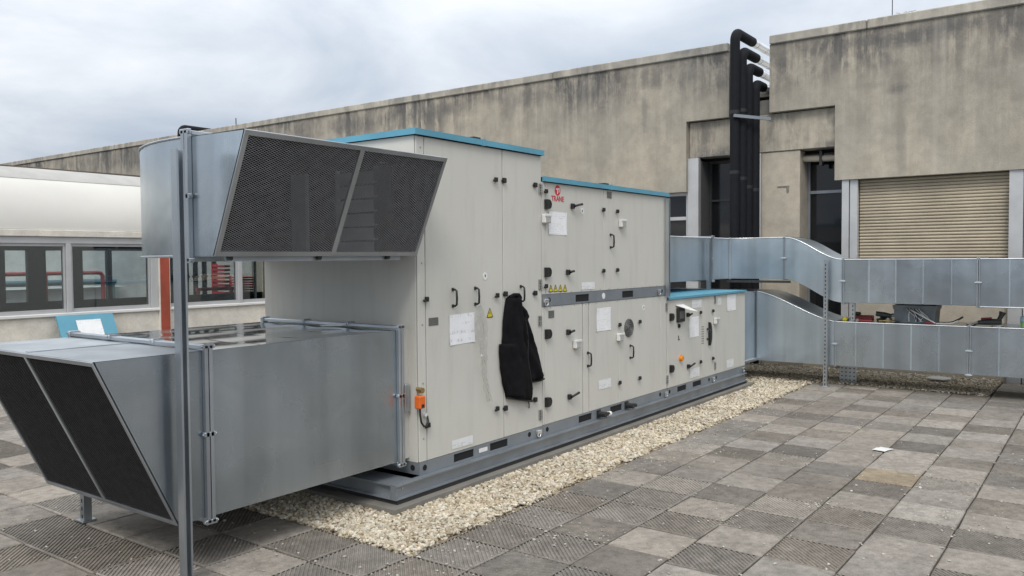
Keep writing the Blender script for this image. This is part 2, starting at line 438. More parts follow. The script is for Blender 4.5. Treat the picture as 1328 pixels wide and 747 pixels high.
def glass_mat(name, tint=(0.76, 0.81, 0.82), f0=0.12):
    m, nt, N, L, b = new_mat(name)
    N.remove(b)
    tr = N.new('ShaderNodeBsdfTransparent'); tr.inputs[0].default_value = (*tint, 1)
    gl = N.new('ShaderNodeBsdfGlossy'); gl.inputs['Roughness'].default_value = 0.015; gl.inputs['Color'].default_value = (0.95, 0.97, 1, 1)
    fr = N.new('ShaderNodeFresnel'); fr.inputs['IOR'].default_value = 1.5
    v = mapping(nt, 'World')
    mxs = N.new('ShaderNodeMixShader')
    L.new(mth(nt, 'ADD', mth(nt, 'MULTIPLY', fr.outputs[0], 1.0), f0 - 0.04), mxs.inputs[0])
    L.new(tr.outputs[0], mxs.inputs[1]); L.new(gl.outputs[0], mxs.inputs[2])
    bp_ = N.new('ShaderNodeBump'); bp_.inputs['Strength'].default_value = 0.03; bp_.inputs['Distance'].default_value = 0.02
    L.new(noise_node(nt, v, 1.2, 2), bp_.inputs['Height']); L.new(bp_.outputs[0], gl.inputs['Normal'])
    L.new(mxs.outputs[0], N['Material Output'].inputs['Surface'])
    return m
M['glass'] = glass_mat('window_glass')
M['dark_glass'] = simple('dark_window_glass', (0.012, 0.013, 0.016), 0.06, 0, 0.2, 3)

def film_mat():
    m, nt, N, L, b = new_mat('clear_plastic_film')
    N.remove(b)
    tr = N.new('ShaderNodeBsdfTransparent'); tr.inputs[0].default_value = (0.93, 0.93, 0.92, 1)
    gl = N.new('ShaderNodeBsdfGlossy'); gl.inputs['Roughness'].default_value = 0.12
    df = N.new('ShaderNodeBsdfTranslucent'); df.inputs[0].default_value = (0.7, 0.7, 0.7, 1)
    m1 = N.new('ShaderNodeMixShader'); m1.inputs[0].default_value = 0.5
    L.new(gl.outputs[0], m1.inputs[1]); L.new(df.outputs[0], m1.inputs[2])
    m2 = N.new('ShaderNodeMixShader'); m2.inputs[0].default_value = 0.15
    L.new(tr.outputs[0], m2.inputs[1]); L.new(m1.outputs[0], m2.inputs[2])
    L.new(m2.outputs[0], N['Material Output'].inputs['Surface'])
    return m
M['film'] = film_mat()

def paver_mat(name, island=False):
    m, nt, N, L, b = new_mat(name)
    v = mapping(nt, 'World')
    if island:
        g = N.new('ShaderNodeNewGeometry')
        base = ramp(nt, g.outputs['Random Per Island'], [(0.0, (0.18, 0.165, 0.148)), (0.5, (0.24, 0.222, 0.20)), (1.0, (0.30, 0.28, 0.25))])
    else:
        oi = N.new('ShaderNodeObjectInfo'); base = oi.outputs['Color']
        off = N.new('ShaderNodeVectorMath'); off.operation = 'SCALE'; off.inputs[0].default_value = (37, 53, 11); L.new(oi.outputs['Random'], off.inputs['Scale'])
        va = N.new('ShaderNodeVectorMath'); va.operation = 'ADD'; L.new(v, va.inputs[0]); L.new(off.outputs[0], va.inputs[1]); v = va.outputs[0]
    big = noise_node(nt, v, 3.2, 6, 0.65)
    med = noise_node(nt, v, 17, 7, 0.7)
    fin = noise_node(nt, v, 150, 4, 0.7)
    c = mix(nt, 'MULTIPLY', 1.0, base, ramp(nt, big, [(0.30, (0.76, 0.745, 0.73)), (0.64, (1.06, 1.05, 1.04))]))
    c = mix(nt, 'MULTIPLY', 0.85, c, ramp(nt, med, [(0.32, 0.62), (0.60, 1.14)]))
    c = mix(nt, 'MULTIPLY', 0.8, c, ramp(nt, fin, [(0.3, 0.66), (0.7, 1.25)]))
    mo = ramp(nt, noise_node(nt, v, 34, 6, 0.72), [(0.60, 0.0), (0.70, 0.75)])
    mo = mix(nt, 'MULTIPLY', 1.0, mo, ramp(nt, noise_node(nt, v, 1.5, 3), [(0.48, 0.0), (0.62, 1.0)]))
    c = mix(nt, 'MIX', mo, c, (0.055, 0.050, 0.043))
    li = ramp(nt, noise_node(nt, v, 48, 3, 0.6), [(0.70, 0.0), (0.75, 0.6)])
    c = mix(nt, 'MIX', li, c, (0.42, 0.41, 0.37))
    L.new(c, b.inputs['Base Color'])
    rr = ramp(nt, big, [(0.35, 0.74), (0.7, 0.92)]); L.new(rr, b.inputs['Roughness']); b.inputs['Specular IOR Level'].default_value = 0.28
    bump(nt, b, mth(nt, 'ADD', fin, med), 0.4, 0.004)
    return m
M['paver'] = paver_mat('concrete_paver')
M['paver_far'] = paver_mat('concrete_paver_joined', True)
M['soil'] = simple('joint_dirt', (0.03, 0.027, 0.023), 0.95, 0, 0.5, 14, 0.4, 60)

def gravel_mat():
    m, nt, N, L, b = new_mat('limestone_gravel')
    g = N.new('ShaderNodeNewGeometry')
    c = ramp(nt, g.outputs['Random Per Island'], [(0.0, (0.26, 0.20, 0.135)), (0.2, (0.43, 0.36, 0.255)), (0.55, (0.55, 0.485, 0.365)), (0.85, (0.68, 0.63, 0.53)), (1.0, (0.36, 0.335, 0.29))])
    v = mapping(nt, 'World')
    c = mix(nt, 'MULTIPLY', 1.0, c, ramp(nt, noise_node(nt, v, 90, 4), [(0.3, 0.78), (0.7, 1.1)]))
    c = mix(nt, 'MULTIPLY', 0.8, c, ramp(nt, noise_node(nt, v, 2.2, 4), [(0.3, 0.78), (0.65, 1.05)]))
    L.new(c, b.inputs['Base Color']); b.inputs['Roughness'].default_value = 0.85
    return m
M['gravel'] = gravel_mat()
M['gravel_base'] = simple('gravel_bedding', (0.24, 0.19, 0.13), 0.95, 0, 0.5, 40, 0.5, 80)
M['chips'] = simple('pale_stone_chips', (0.42, 0.395, 0.34), 0.85, 0, 0.3, 20)

#@@GROUND
# ------------------------------------------------------------------ the ground: deck sheet, pavers, gravel
deck = MB().add([(-400, -400, -0.06), (400, -400, -0.06), (400, 400, -0.06), (-400, 400, -0.06)], [(0, 1, 2, 3)]).build('roof_deck', M['soil'], None, kind='structure')
terrace = MB().box(-4, 12.4, -6, 10.4, -0.055, -0.046).build('terrace_paving', M['soil'], None, kind='structure')

PX, PY, PS, T = 0.390, 0.399, 0.196, 0.04
def slab_mesh(name, rib=None, seed=0):
    r = random.Random(seed); mb = MB(); hx, hy = PX / 2 - 0.0050, PY / 2 - 0.0050
    ch = 0.007
    def ring(x, y, z, j=0.0):
        pts = []
        for (a, c) in ((-1, -1), (1, -1), (1, 1), (-1, 1)):
            pts.append((a * x + r.uniform(-j, j), c * y + r.uniform(-j, j), z))
        return pts
    a = ring(hx, hy, -T); bb = ring(hx, hy, -ch, 0.0015); c = ring(hx - ch, hy - ch, 0, 0.0015)
    mb.loft([a, bb, c])
    if rib is None:
        mb.add(c, [(0, 1, 2, 3)])
    else:
        # ribbed top: ridges run along one diagonal of the slab, real relief 4 mm deep
        x1, y1 = hx - ch, hy - ch
        sgn = rib; pitch = 0.0225
        poly = [(-x1, -y1), (x1, -y1), (x1, y1), (-x1, y1)]
        def u(p): return (p[0] - sgn * p[1]) / math.sqrt(2)
        def clip(pl, lim, keep_less):
            out = []
            for i in range(len(pl)):
                p, q = pl[i], pl[(i + 1) % len(pl)]
                up, uq = u(p) - lim, u(q) - lim
                if not keep_less: up, uq = -up, -uq
                if up <= 0: out.append(p)
                if (up < 0 < uq) or (uq < 0 < up):
                    t = up / (up - uq); out.append((p[0] + (q[0] - p[0]) * t, p[1] + (q[1] - p[1]) * t))
            return out
        umax = (x1 + y1) / math.sqrt(2); k0 = -int(umax / pitch) - 1
        for k in range(k0, -k0 + 1):
            us = [k * pitch + pitch * f for f in (0.0, 0.36, 0.50, 0.86, 1.0)]
            zs = [0.0005, 0.0005, -0.0060, -0.0060, 0.0005]
            for i in range(4):
                pl = clip(clip(poly, us[i], False), us[i + 1], True)
                if len(pl) < 3: continue
                mb.add([(p[0], p[1], zs[i] + (zs[i + 1] - zs[i]) * min(1, max(0, (u(p) - us[i]) / (us[i + 1] - us[i])))) for p in pl], [list(range(len(pl)))])
    me = mb.mesh(name); me.materials.append(M['paver'])
    return me
plain = [slab_mesh('paver_slab', None, i) for i in range(4)]
ribA = [slab_mesh('ribbed_paver_slab', 1, 11)]
ribB = [slab_mesh('ribbed_paver_slab', -1, 12)]

ci, si = rot.transposed(), None
def project(p):
    c = ci @ (Vector(p) - Vector((0, 0, 1.65)))
    if c.z > -0.2: return None
    return (664 + 1070 * c.x / -c.z, 373.5 - 1070 * c.y / -c.z)

def is_gravel(x, y):
    return (3.33 < x < 11.02 and 3.15 < y < 5.94) or (10.9 < x < 12.4 and 1.18 < y < 5.94)

far = MB()
cells = []
for j in range(-24, 19):
    y = 3.15 - PY / 2 - j * PY
    shift = 0.0 if j < 3 else -0.07 if j < 5 else -0.10
    for i in range(-20, 24):
        x = 3.72 + PX / 2 + i * PX + shift + 0.004 * math.sin(j * 1.7)
        if is_gravel(x - 0.05, y) or x > 12.3 or y > 10.2 or x < -3.5: continue
        q = project((x, y, 0))
        vis = q is not None and -60 < q[0] < 1388 and 300 < q[1] < 800
        d = (x * x + y * y)
        cells.append((0 if vis else 1, d, x, y, i, j))
cells.sort()
n_ind = 0
special = {}
for flag, d, x, y, i, j in cells:
    r = random.Random(i * 131 + j * 977)
    dz = r.uniform(-0.003, 0.002); z = dz
    if flag == 0 and n_ind < 295:
        n_ind += 1
        dark = (i + j) % 2 == 0
        if r.random() < 0.24: dark = not dark
        ribp = (0.80 if dark else 0.25) * (1.0 if x < 5.6 else 0.8 if x < 7.2 else 0.35)
        kind = r.random()
        if kind < ribp: me = (ribA if r.random() < 0.72 else ribB)[0]
        else: me = r.choice(plain)
        o = link('paver', me, terrace, loc=(x, y, z))
        o.rotation_euler = (r.gauss(0, 0.005), r.gauss(0, 0.005), r.gauss(0, 0.007))
        v = r.uniform(0.158, 0.198) if dark else r.uniform(0.225, 0.285)
        if kind < ribp and dark: v += 0.012
        w = r.uniform(-0.005, 0.005)
        o.color = (v * 1.09 + w, v, v * 0.885 - w, 1)
        if abs(x - 4.82) < 0.19 and abs(y - 1.75) < 0.19: o.color = (0.30, 0.298, 0.285, 1)
        if abs(x - 6.72) < 0.2 and abs(y - 1.36) < 0.2: o.color = (0.265, 0.22, 0.155, 1)
    else:
        hx, hy = PX / 2 - 0.004, PY / 2 - 0.004
        far.loft([[(x + a * hx, y + c * hy, zz) for a, c in ((-1, -1), (1, -1), (1, 1), (-1, 1))] for zz in (-0.04, z)], (False, True))
far.build('paver_field', M['paver_far'], terrace, kind='stuff')

# gravel: individual low-poly stones, joined into one mesh
def ico():
    bm = bmesh.new(); bmesh.ops.create_icosphere(bm, subdivisions=1, radius=1.0)
    bm.verts.index_update()
    v = np.array([tuple(x.co) for x in bm.verts]); f = np.array([[y.index for y in x.verts] for x in bm.faces]); bm.free()
    return v, f
IV, IF = ico()
def stones(name, pts, smin, smax, mat, seed, flat=0.62, **kw):
    g = np.random.default_rng(seed); n = len(pts); nv = len(IV)
    V = np.repeat(IV[None], n, 0) * (1 + g.uniform(-0.26, 0.26, (n, nv, 1)))
    s = g.uniform(smin, smax, (n, 1, 1)) * np.stack([g.uniform(0.75, 1.35, n), g.uniform(0.7, 1.1, n), g.uniform(flat - 0.15, flat + 0.2, n)], 1)[:, None]
    V = V * s
    tilt = g.normal(0, 0.5, n); ca, sa = np.cos(tilt)[:, None], np.sin(tilt)[:, None]
    y, z = V[..., 1].copy(), V[..., 2].copy(); V[..., 1] = y * ca - z * sa; V[..., 2] = y * sa + z * ca
    a = g.uniform(0, 6.28, n); ca, sa = np.cos(a)[:, None], np.sin(a)[:, None]
    x, y = V[..., 0].copy(), V[..., 1].copy(); V[..., 0] = x * ca - y * sa; V[..., 1] = x * sa + y * ca
    V = V + np.asarray(pts)[:, None]
    F = (IF[None] + (np.arange(n) * nv)[:, None, None]).reshape(-1, 3)
    me = bpy.data.meshes.new(name)
    me.vertices.add(n * nv); me.vertices.foreach_set('co', V.reshape(-1))
    nf = len(F); me.loops.add(nf * 3); me.loops.foreach_set('vertex_index', F.reshape(-1).astype(np.int32))
    me.polygons.add(nf); me.polygons.foreach_set('loop_start', np.arange(0, nf * 3, 3, dtype=np.int32)); me.polygons.foreach_set('loop_total', np.full(nf, 3, dtype=np.int32))
    me.update(calc_edges=True); me.validate()
    me.materials.append(mat); me.shade_flat()
    return link(name, me, **kw)
g = np.random.default_rng(3)
def scatter(x0, x1, y0, y1, dens, z0=-0.012, z1=0.018):
    n = int((x1 - x0) * (y1 - y0) * dens)
    return np.stack([g.uniform(x0, x1, n), g.uniform(y0, y1, n), g.uniform(z0, z1, n)], 1)
P_ = [scatter(3.32, 4.2, 3.14, 3.73, 9000), scatter(4.2, 7.0, 3.14, 3.72, 8000), scatter(7.0, 10.45, 3.15, 3.73, 5200),
      scatter(3.33, 3.86, 3.72, 5.6, 7000), scatter(10.15, 12.4, 3.1, 5.2, 2200), scatter(10.98, 12.4, 1.18, 3.15, 2600),
      scatter(3.86, 4.0, 3.5, 3.7, 100)]
P_ = np.concatenate(P_)
edge = 0.020 * np.sin(P_[:, 0] * 9) + 0.012 * np.sin(P_[:, 0] * 23 + 1)
P_ = P_[~((P_[:, 1] < 3.165 + edge) & (P_[:, 0] < 10.9))]
P_[:, 2] += 0.018 * np.clip((3.75 - P_[:, 1]) * 0, 0, 1)
stones('gravel_bed', P_, 0.0085, 0.0185, M['gravel'], 5, label='pale cream gravel strip around the foot of the air handling unit', cat='gravel', kind='stuff')
MB().box(3.33, 12.4, 3.155, 5.93, -0.045, -0.012).build('gravel_bedding', M['gravel_base'], None, kind='structure')
MB().box(11.0, 12.4, 1.18, 3.150, -0.045, -0.012).build('gravel_bedding', M['gravel_base'], None, kind='structure')
# loose chips strewn on the pavers, thickest along the joints and beside the gravel
ch = []
r = random.Random(21)
for _ in range(1150):
    if r.random() < 0.5:
        x = r.uniform(2.2, 9.5); y = 3.15 - abs(r.gauss(0, 0.22))
    else:
        j = r.randrange(0, 9); x = r.uniform(3.0, 10.5); y = 3.15 - PY * j + r.gauss(0, 0.025)
        if r.random() < 0.4: y = r.uniform(0.1, 3.1)
    ch.append((x, y, 0.003))
for _ in range(260):
    ch.append((r.uniform(1.4, 3.3), r.uniform(3.2, 6.5), 0.003))
for cx, cy, n, sp in ((5.6, 1.55, 26, 0.06), (4.15, 2.42, 22, 0.10), (5.75, 0.80, 60, 0.16), (4.1, 2.55, 20, 0.12), (6.6, 2.7, 20, 0.1), (4.9, 1.98, 22, 0.1)):
    for _ in range(n): ch.append((cx + r.gauss(0, sp), cy + r.gauss(0, sp), 0.003))
stones('stone_chips', np.array(ch), 0.003, 0.0095, M['chips'], 8, 0.4, label='loose pale stone chips strewn over the paving slabs', cat='stone chips', kind='stuff')

MB().box(3.755, 10.24, 3.69, 5.62, -0.03, 0.045).build('concrete_plinth', M['plinth'], None, kind='structure')

#@@UNIT
# ------------------------------------------------------------------ air handling unit
ahu = thing('air_handling_unit', (7.0, 4.6, 0.045), 'long beige sheet-steel air handling unit with blue roof caps on a grey steel rail', 'air handling unit')
FY, BY = 3.80, 5.43
mb = MB()   # rubber strip
mb.box(3.845, 10.14, 3.757, 5.52, 0.046, 0.075).build('rubber_strip', M['core'], ahu)
def channel_x(y, x0, x1, s):
    m = MB(); t = 0.008; w = 0.052
    m.box(x0, x1, y, y + s * w, 0.165, 0.175); m.box(x0, x1, y, y + s * w, 0.076, 0.086)
    m.box(x0, x1, y + s * 0.030, y + s * 0.038, 0.0861, 0.1649)
    return m
rail = channel_x(3.751, 3.835, 10.145, 1).build('base_rail', M['rail'], ahu)
channel_x(5.52, 3.835, 10.145, -1).build('base_rail', M['rail'], ahu)
m = MB()
m.box(3.829, 4.03, 3.8035, 5.4675, 0.1651, 0.1749); m.box(3.829, 3.89, 3.8035, 5.4675, 0.0761, 0.0859); m.box(3.858, 3.866, 3.7895, 5.4815, 0.0862, 0.1648)
m.build('base_rail', M['rail'], ahu)
m = MB(); m.box(3.828, 3.834, 3.751, 3.80, 0.0761, 0.1749); m.build('end_plate', M['frame'], rail)
m = MB()
for k in range(2): m.disc((3.87 + 0.045 * k, 0.137), 'y', 0.006, 3.776, 3.7815, 8)
m.build('bolt', M['strut'], rail)
m = MB(); m.box(10.09, 10.145, 3.803, 5.46, 0.0765, 0.1745); m.build('base_rail', M['rail'], ahu)

def cyl_y(x, z, r, y0, y1, n=14, rz=None): return MB().disc((x, z), 'y', r, y0, y1, n, rz)
# base frames (skid under each section, dark lifting slots)
def skid(x0, x1, z0, z1, slots, holes, lift=None):
    m = MB(); yF = FY - 0.004
    xs = sorted(slots); cur = x0
    m.box(x0, x1, yF + 0.012, BY - 0.01, z0 + 0.001, z1 - 0.001)
    for (a, b, c, d) in xs:
        m.box(cur, a, yF, yF + 0.0119, z0, z1); m.box(a, b, yF, yF + 0.0119, z0, c); m.box(a, b, yF, yF + 0.0119, d, z1); cur = b
    m.box(cur, x1, yF, yF + 0.0119, z0, z1)
    o = m.build('base_frame', M['frame'], ahu)
    for (a, b, c, d) in xs:
        MB().box(a + 0.001, b - 0.001, yF + 0.006, yF + 0.011, c + 0.001, d - 0.001).build('lifting_slot', M['hole'], o)
    for (hx, hz) in holes:
        cyl_y(hx, hz, 0.020, yF - 0.0025, yF - 0.0002, 16).build('round_hole', M['hole'], o)
    return o
skid(4.105, 5.598, 0.176, 0.262, [(4.463, 4.689, 0.192, 0.250), (4.885, 5.109, 0.192, 0.250)], [(4.155, 0.222), (5.402, 0.228)])
skid(5.602, 7.93, 0.176, 0.264, [(6.158, 6.382, 0.192, 0.252), (6.72, 6.943, 0.192, 0.252)], [(5.660, 0.225), (7.761, 0.226)])
skid(7.945, 10.19, 0.176, 0.262, [(8.179, 8.406, 0.192, 0.250), (8.58, 8.813, 0.192, 0.250)], [(7.985, 0.223), (9.033, 0.223), (9.238, 0.223)])
sk_up = skid(5.602, 7.93, 1.247, 1.345, [(6.116, 6.343, 1.262, 1.325), (6.956, 7.182, 1.262, 1.325)], [(5.70, 1.300), (7.80, 1.297)])
# left end of the first base frame carries a round hole too
MB().disc((3.86, 0.222), 'x', 0.02, 4.1015, 4.1045, 16).build('round_hole', M['hole'], ahu)
# cores (gasket-dark, 6 mm behind the panel faces)
MB().box(4.113, 5.592, FY + 0.012, BY - 0.02, 0.262, 2.475).build('inner_casing', M['core'], ahu)
MB().box(5.61, 7.922, FY + 0.012, BY - 0.02, 0.264, 1.246).build('inner_casing', M['core'], ahu)
MB().box(5.61, 7.922, FY + 0.012, BY - 0.02, 1.345, 2.27).build('inner_casing', M['core'], ahu)
MB().box(7.953, 10.182, FY + 0.012, BY - 0.02, 0.262, 1.192).build('inner_casing', M['core'], ahu)
GAP = 0.003
def panel(name, x0, x1, z0, z1, gl=GAP, gr=GAP):
    return MB().box(x0 + gl, x1 - gr, FY, FY + 0.0115, z0 + 0.002, z1 - 0.002, 0.0025).build(name, M['panel'], ahu)
p_corner = panel('corner_panel', 4.105, 4.187, 0.262, 2.478)
d_tall = panel('access_door', 4.187, 5.071, 0.262, 2.478, 0.004, 0.004)
d_tall2 = panel('access_door', 5.071, 5.598, 0.262, 2.478, 0.004, 0.002)
u_edge = panel('edge_panel', 5.602, 5.655, 1.345, 2.272, 0.001, 0.001)
u_left = panel('access_door', 5.655, 6.616, 1.345, 2.272)
u_right = panel('access_door', 6.616, 7.93, 1.345, 2.272, 0.001, 0.001)
l_edge = panel('edge_panel', 5.602, 5.635, 0.264, 1.246, 0.001, 0.002)
l_a = panel('access_door', 5.635, 6.241, 0.264, 1.246, 0.003, 0.007)
l_b = panel('door_post', 6.241, 6.346, 0.264, 1.246, 0.007, 0.007)
l_c = panel('access_door', 6.346, 6.901, 0.264, 1.246, 0.007, 0.001)
l_d = panel('access_door', 6.901, 7.789, 0.264, 1.246, 0.001, 0.001)
l_e = panel('edge_panel', 7.789, 7.93, 0.264, 1.246, 0.001, 0.001)
c_a = panel('edge_panel', 7.945, 7.975, 0.262, 1.195, 0.001, 0.002)
c_b = panel('control_door', 7.975, 8.87, 0.262, 1.195)
c_c = panel('door_post', 8.87, 9.19, 0.262, 1.195, 0.001, 0.001)
c_d = panel('access_door', 9.19, 10.19, 0.262, 1.195)
# end faces
e_l = MB().box(4.102, 4.1125, FY + 0.0135, BY, 0.262, 2.478, 0.002).build('side_panel', M['panel'], ahu)
MB().box(5.5925, 5.598, FY + 0.0135, BY, 1.25, 2.478).build('side_panel', M['panel'], ahu)
MB().box(7.9225, 7.93, FY + 0.0135, BY, 0.264, 2.272).build('side_panel', M['panel'], ahu)
MB().box(10.1825, 10.19, FY + 0.0135, BY, 0.262, 1.195).build('side_panel', M['panel'], ahu)
for x0, x1, z0, z1 in ((4.105, 5.598, 0.262, 2.478), (5.602, 7.93, 0.264, 2.272), (7.945, 10.19, 0.262, 1.195)):
    MB().box(x0, x1, BY - 0.0195, BY - 0.002, z0, z1).build('back_panel', M['panel'], ahu)
# blue roof caps: folded sheet with a drip lip
def cap(x0, x1, z0, z1, yo=0.03, split=None, xo=0.03):
    m = MB()
    m.box(x0 - xo, x1 + 0.012, FY - yo, BY + yo, z1 - 0.004, z1)
    m.box(x0 - xo, x1 + 0.012, FY - yo, FY - yo + 0.004, z0, z1 - 0.0041)
    m.box(x0 - xo, x1 + 0.012, BY + yo - 0.004, BY + yo, z0, z1 - 0.0041)
    m.box(x0 - xo, x0 - xo + 0.004, FY - yo + 0.0041, BY + yo - 0.0041, z0, z1 - 0.0041)
    m.box(x1 + 0.008, x1 + 0.012, FY - yo + 0.0041, BY + yo - 0.0041, z0, z1 - 0.0041)
    o = m.build('roof_cap', M['blue'], ahu)
    if split:
        MB().box(split, split + 0.03, FY - yo - 0.006, FY - yo + 0.05, z0 - 0.003, z1 + 0.006).build('cap_joint', M['blue'], o)
        MB().box(split - 0.08, split + 0.0, FY - yo + 0.02, FY - yo + 0.12, z1 + 0.001, z1 + 0.016).build('cap_clip', M['black'], o)
    MB().box(x0, x1, FY + 0.002, BY - 0.002, z0 + 0.0, z1 - 0.005).build('cap_infill', M['core'], o)
    return o
cap(4.105, 5.598, 2.480, 2.521, 0.026, 4.80)
cap(5.615, 7.93, 2.274, 2.314, 0.026, 6.70, -0.002)
cap(7.945, 10.19, 1.197, 1.222, 0.022, None, 0.0)

# hardware prototypes (meshes shared between alike pieces)
def latch_mesh():
    m = MB(); m.box(-0.017, 0.017, -0.022, 0, -0.019, 0.019, 0.004); m.bar((0, -0.024, 0.0), (-0.045, -0.020, -0.012), 0.016, 0.014, (0, 1, 0)); 
    me = m.mesh('latch'); me.materials.append(M['black']); return me
def latch2_mesh():
    m = MB(); m.box(-0.019, 0.019, -0.028, 0, -0.022, 0.022, 0.005); m.box(-0.03, 0.03, -0.018, 0, -0.010, 0.006, 0.003)
    me = m.mesh('latch'); me.materials.append(M['black']); return me
def handle_mesh():
    m = MB()
    m.tube([(0, -0.002, 0.075), (0, -0.030, 0.078), (0.002, -0.048, 0.066), (0.002, -0.052, 0), (0.002, -0.048, -0.066), (0, -0.030, -0.078), (0, -0.002, -0.075)], 0.0105, 10)
    m.box(-0.017, 0.017, -0.010, 0, 0.062, 0.094, 0.004); m.box(-0.017, 0.017, -0.010, 0, -0.094, -0.062, 0.004)
    me = m.mesh('handle'); me.materials.append(M['black']); return me
def roundhinge_mesh():
    pts = [(-0.045, -0.048), (0.0, -0.048)] + [(0.0 + 0.048 * math.sin(a), -0.048 * math.cos(a)) for a in [PI * k / 8 for k in range(1, 8)]] + [(0.0, 0.048), (-0.045, 0.048)]
    m = MB(); m.prism(pts, 'y', -0.032, 0); m.tube([(-0.036, -0.036, -0.045), (-0.036, -0.036, 0.045)], 0.010, 10)
    me = m.mesh('hinge'); me.materials.append(M['black']); return me
def lever_mesh(long):
    m = MB(); m.box(-0.032, 0.018, -0.04, 0, -0.032, 0.032, 0.007)
    L_ = 0.165 if long else 0.075
    m.tube([(-0.005, -0.045, 0), (0.05, -0.052, 0.012), (L_, -0.045, 0.030 if long else 0.012)], 0.014, 10, True, [0.017, 0.013, 0.016])
    me = m.mesh('lever_handle'); me.materials.append(M['black']); return me
def plate_mesh():
    m = MB(); m.box(-0.030, 0.030, -0.010, 0, -0.055, 0.055, 0.003)
    m.box(-0.022, 0.022, -0.013, -0.0101, -0.045, -0.008); m.tube([(0, -0.014, -0.052), (0, -0.014, 0.052)], 0.007, 8)
    me = m.mesh('joint_plate'); me.materials.append(M['hinge']); return me
def plate_holes_mesh():
    m = MB()
    for a in (-0.014, 0.014):
        for b in (-0.036, -0.018, 0.012, 0.034): m.disc((a, b), 'y', 0.006, -0.0145, -0.0135, 8)
    me = m.mesh('screw_hole'); me.materials.append(M['hole']); return me
def wbox_mesh():
    m = MB(); m.box(-0.055, 0.055, -0.05, 0, -0.045, 0.045, 0.008); m.box(-0.062, 0.062, -0.056, -0.048, 0.025, 0.050, 0.003)
    me = m.mesh('sensor_box'); me.materials.append(M['white']); return me
def wbox_lines_mesh():
    m = MB()
    for k in range(5): m.box(-0.045, 0.045, -0.0515, -0.0495, -0.036 + k * 0.012, -0.031 + k * 0.012)
    me = m.mesh('louvre'); me.materials.append(M['hinge']); return me
def scaled(me, k):
    me.transform(Matrix.Scale(k, 4)); return me
ME = dict(latch=scaled(latch_mesh(), 0.9), latch2=scaled(latch2_mesh(), 0.88), handle=scaled(handle_mesh(), 0.75), hinge=scaled(roundhinge_mesh(), 0.82), lever=scaled(lever_mesh(False), 0.74), lever_long=scaled(lever_mesh(True), 0.72), plate=scaled(plate_mesh(), 0.78), holes=scaled(plate_holes_mesh(), 0.78), wbox=scaled(wbox_mesh(), 0.80), louvre=scaled(wbox_lines_mesh(), 0.80))
YF = FY - 0.0005
def put(name, key, par, x, z): return inst(name, ME[key], par, (x, YF, z))
for x, z, p in ((4.979, 2.242, d_tall), (4.986, 1.367, d_tall), (4.975, 0.504, d_tall), (4.189, 1.373, p_corner), (4.191, 0.509, p_corner)):
    put('latch', 'latch', p, x, z)
for x, z, p in ((5.080, 2.243, d_tall2), (5.086, 1.375, d_tall2), (5.076, 0.492, d_tall2), (5.499, 2.236, d_tall2), (5.489, 1.365, d_tall2), (5.479, 0.5, d_tall2)):
    put('latch', 'latch2', p, x, z)
for x, z, p in ((5.660, 2.196, u_left), (5.652, 1.416, u_left), (6.603, 2.085, u_left), (6.599, 1.527, u_left), (6.863, 2.081, u_right), (6.860, 1.53, u_right),
                (6.902, 1.01, l_d), (7.31, 1.012, l_d), (6.899, 0.459, l_d), (7.307, 0.453, l_d), (8.789, 1.019, c_b), (9.143, 1.016, c_c), (8.791, 0.457, c_b), (9.145, 0.46, c_c)):
    put('latch', 'latch', p, x, z)
for x, z, p in ((4.471, 1.371, d_tall), (4.724, 1.372, d_tall), (5.298, 1.366, d_tall2), (6.736, 1.80, u_right), (6.319, 0.74, l_b), (7.116, 0.732, l_d), (8.985, 0.756, c_c)):
    put('handle', 'handle', p, x, z)
for x, z, p in ((5.678, 2.09, u_left), (5.672, 1.53, u_left), (5.673, 1.019, l_a), (5.667, 0.454, l_a), (8.027, 1.013, c_b), (8.027, 0.464, c_b)):
    put('hinge', 'hinge', p, x, z)
for x, z, p, k in ((6.065, 2.092, u_left, 'lever_long'), (5.985, 1.524, u_left, 'lever'), (5.985, 1.010, l_a, 'lever'), (6.0, 0.450, l_a, 'lever_long'), (8.436, 1.012, c_b, 'lever'), (8.45, 0.442, c_b, 'lever_long')):
    put('lever_handle', k, p, x, z)
for x, z, p in ((5.582, 2.21, d_tall2), (5.572, 1.431, d_tall2), (5.563, 1.135, d_tall2), (5.563, 0.362, d_tall2), (7.916, 1.126, l_e), (7.933, 0.361, l_e), (9.212, 1.14, c_d), (9.215, 0.366, c_d)):
    o = put('joint_plate', 'plate', p, x, z)
    inst('screw_hole', ME['holes'], p, (x, YF, z))
for x, z, p in ((5.643, 1.968, u_edge), (6.112, 0.896, l_a), (6.937, 1.968, u_right), (6.886, 0.894, l_d), (9.213, 0.894, c_d)):
    put('sensor_box', 'wbox', p, x, z); inst('louvre', ME['louvre'], p, (x, YF, z))
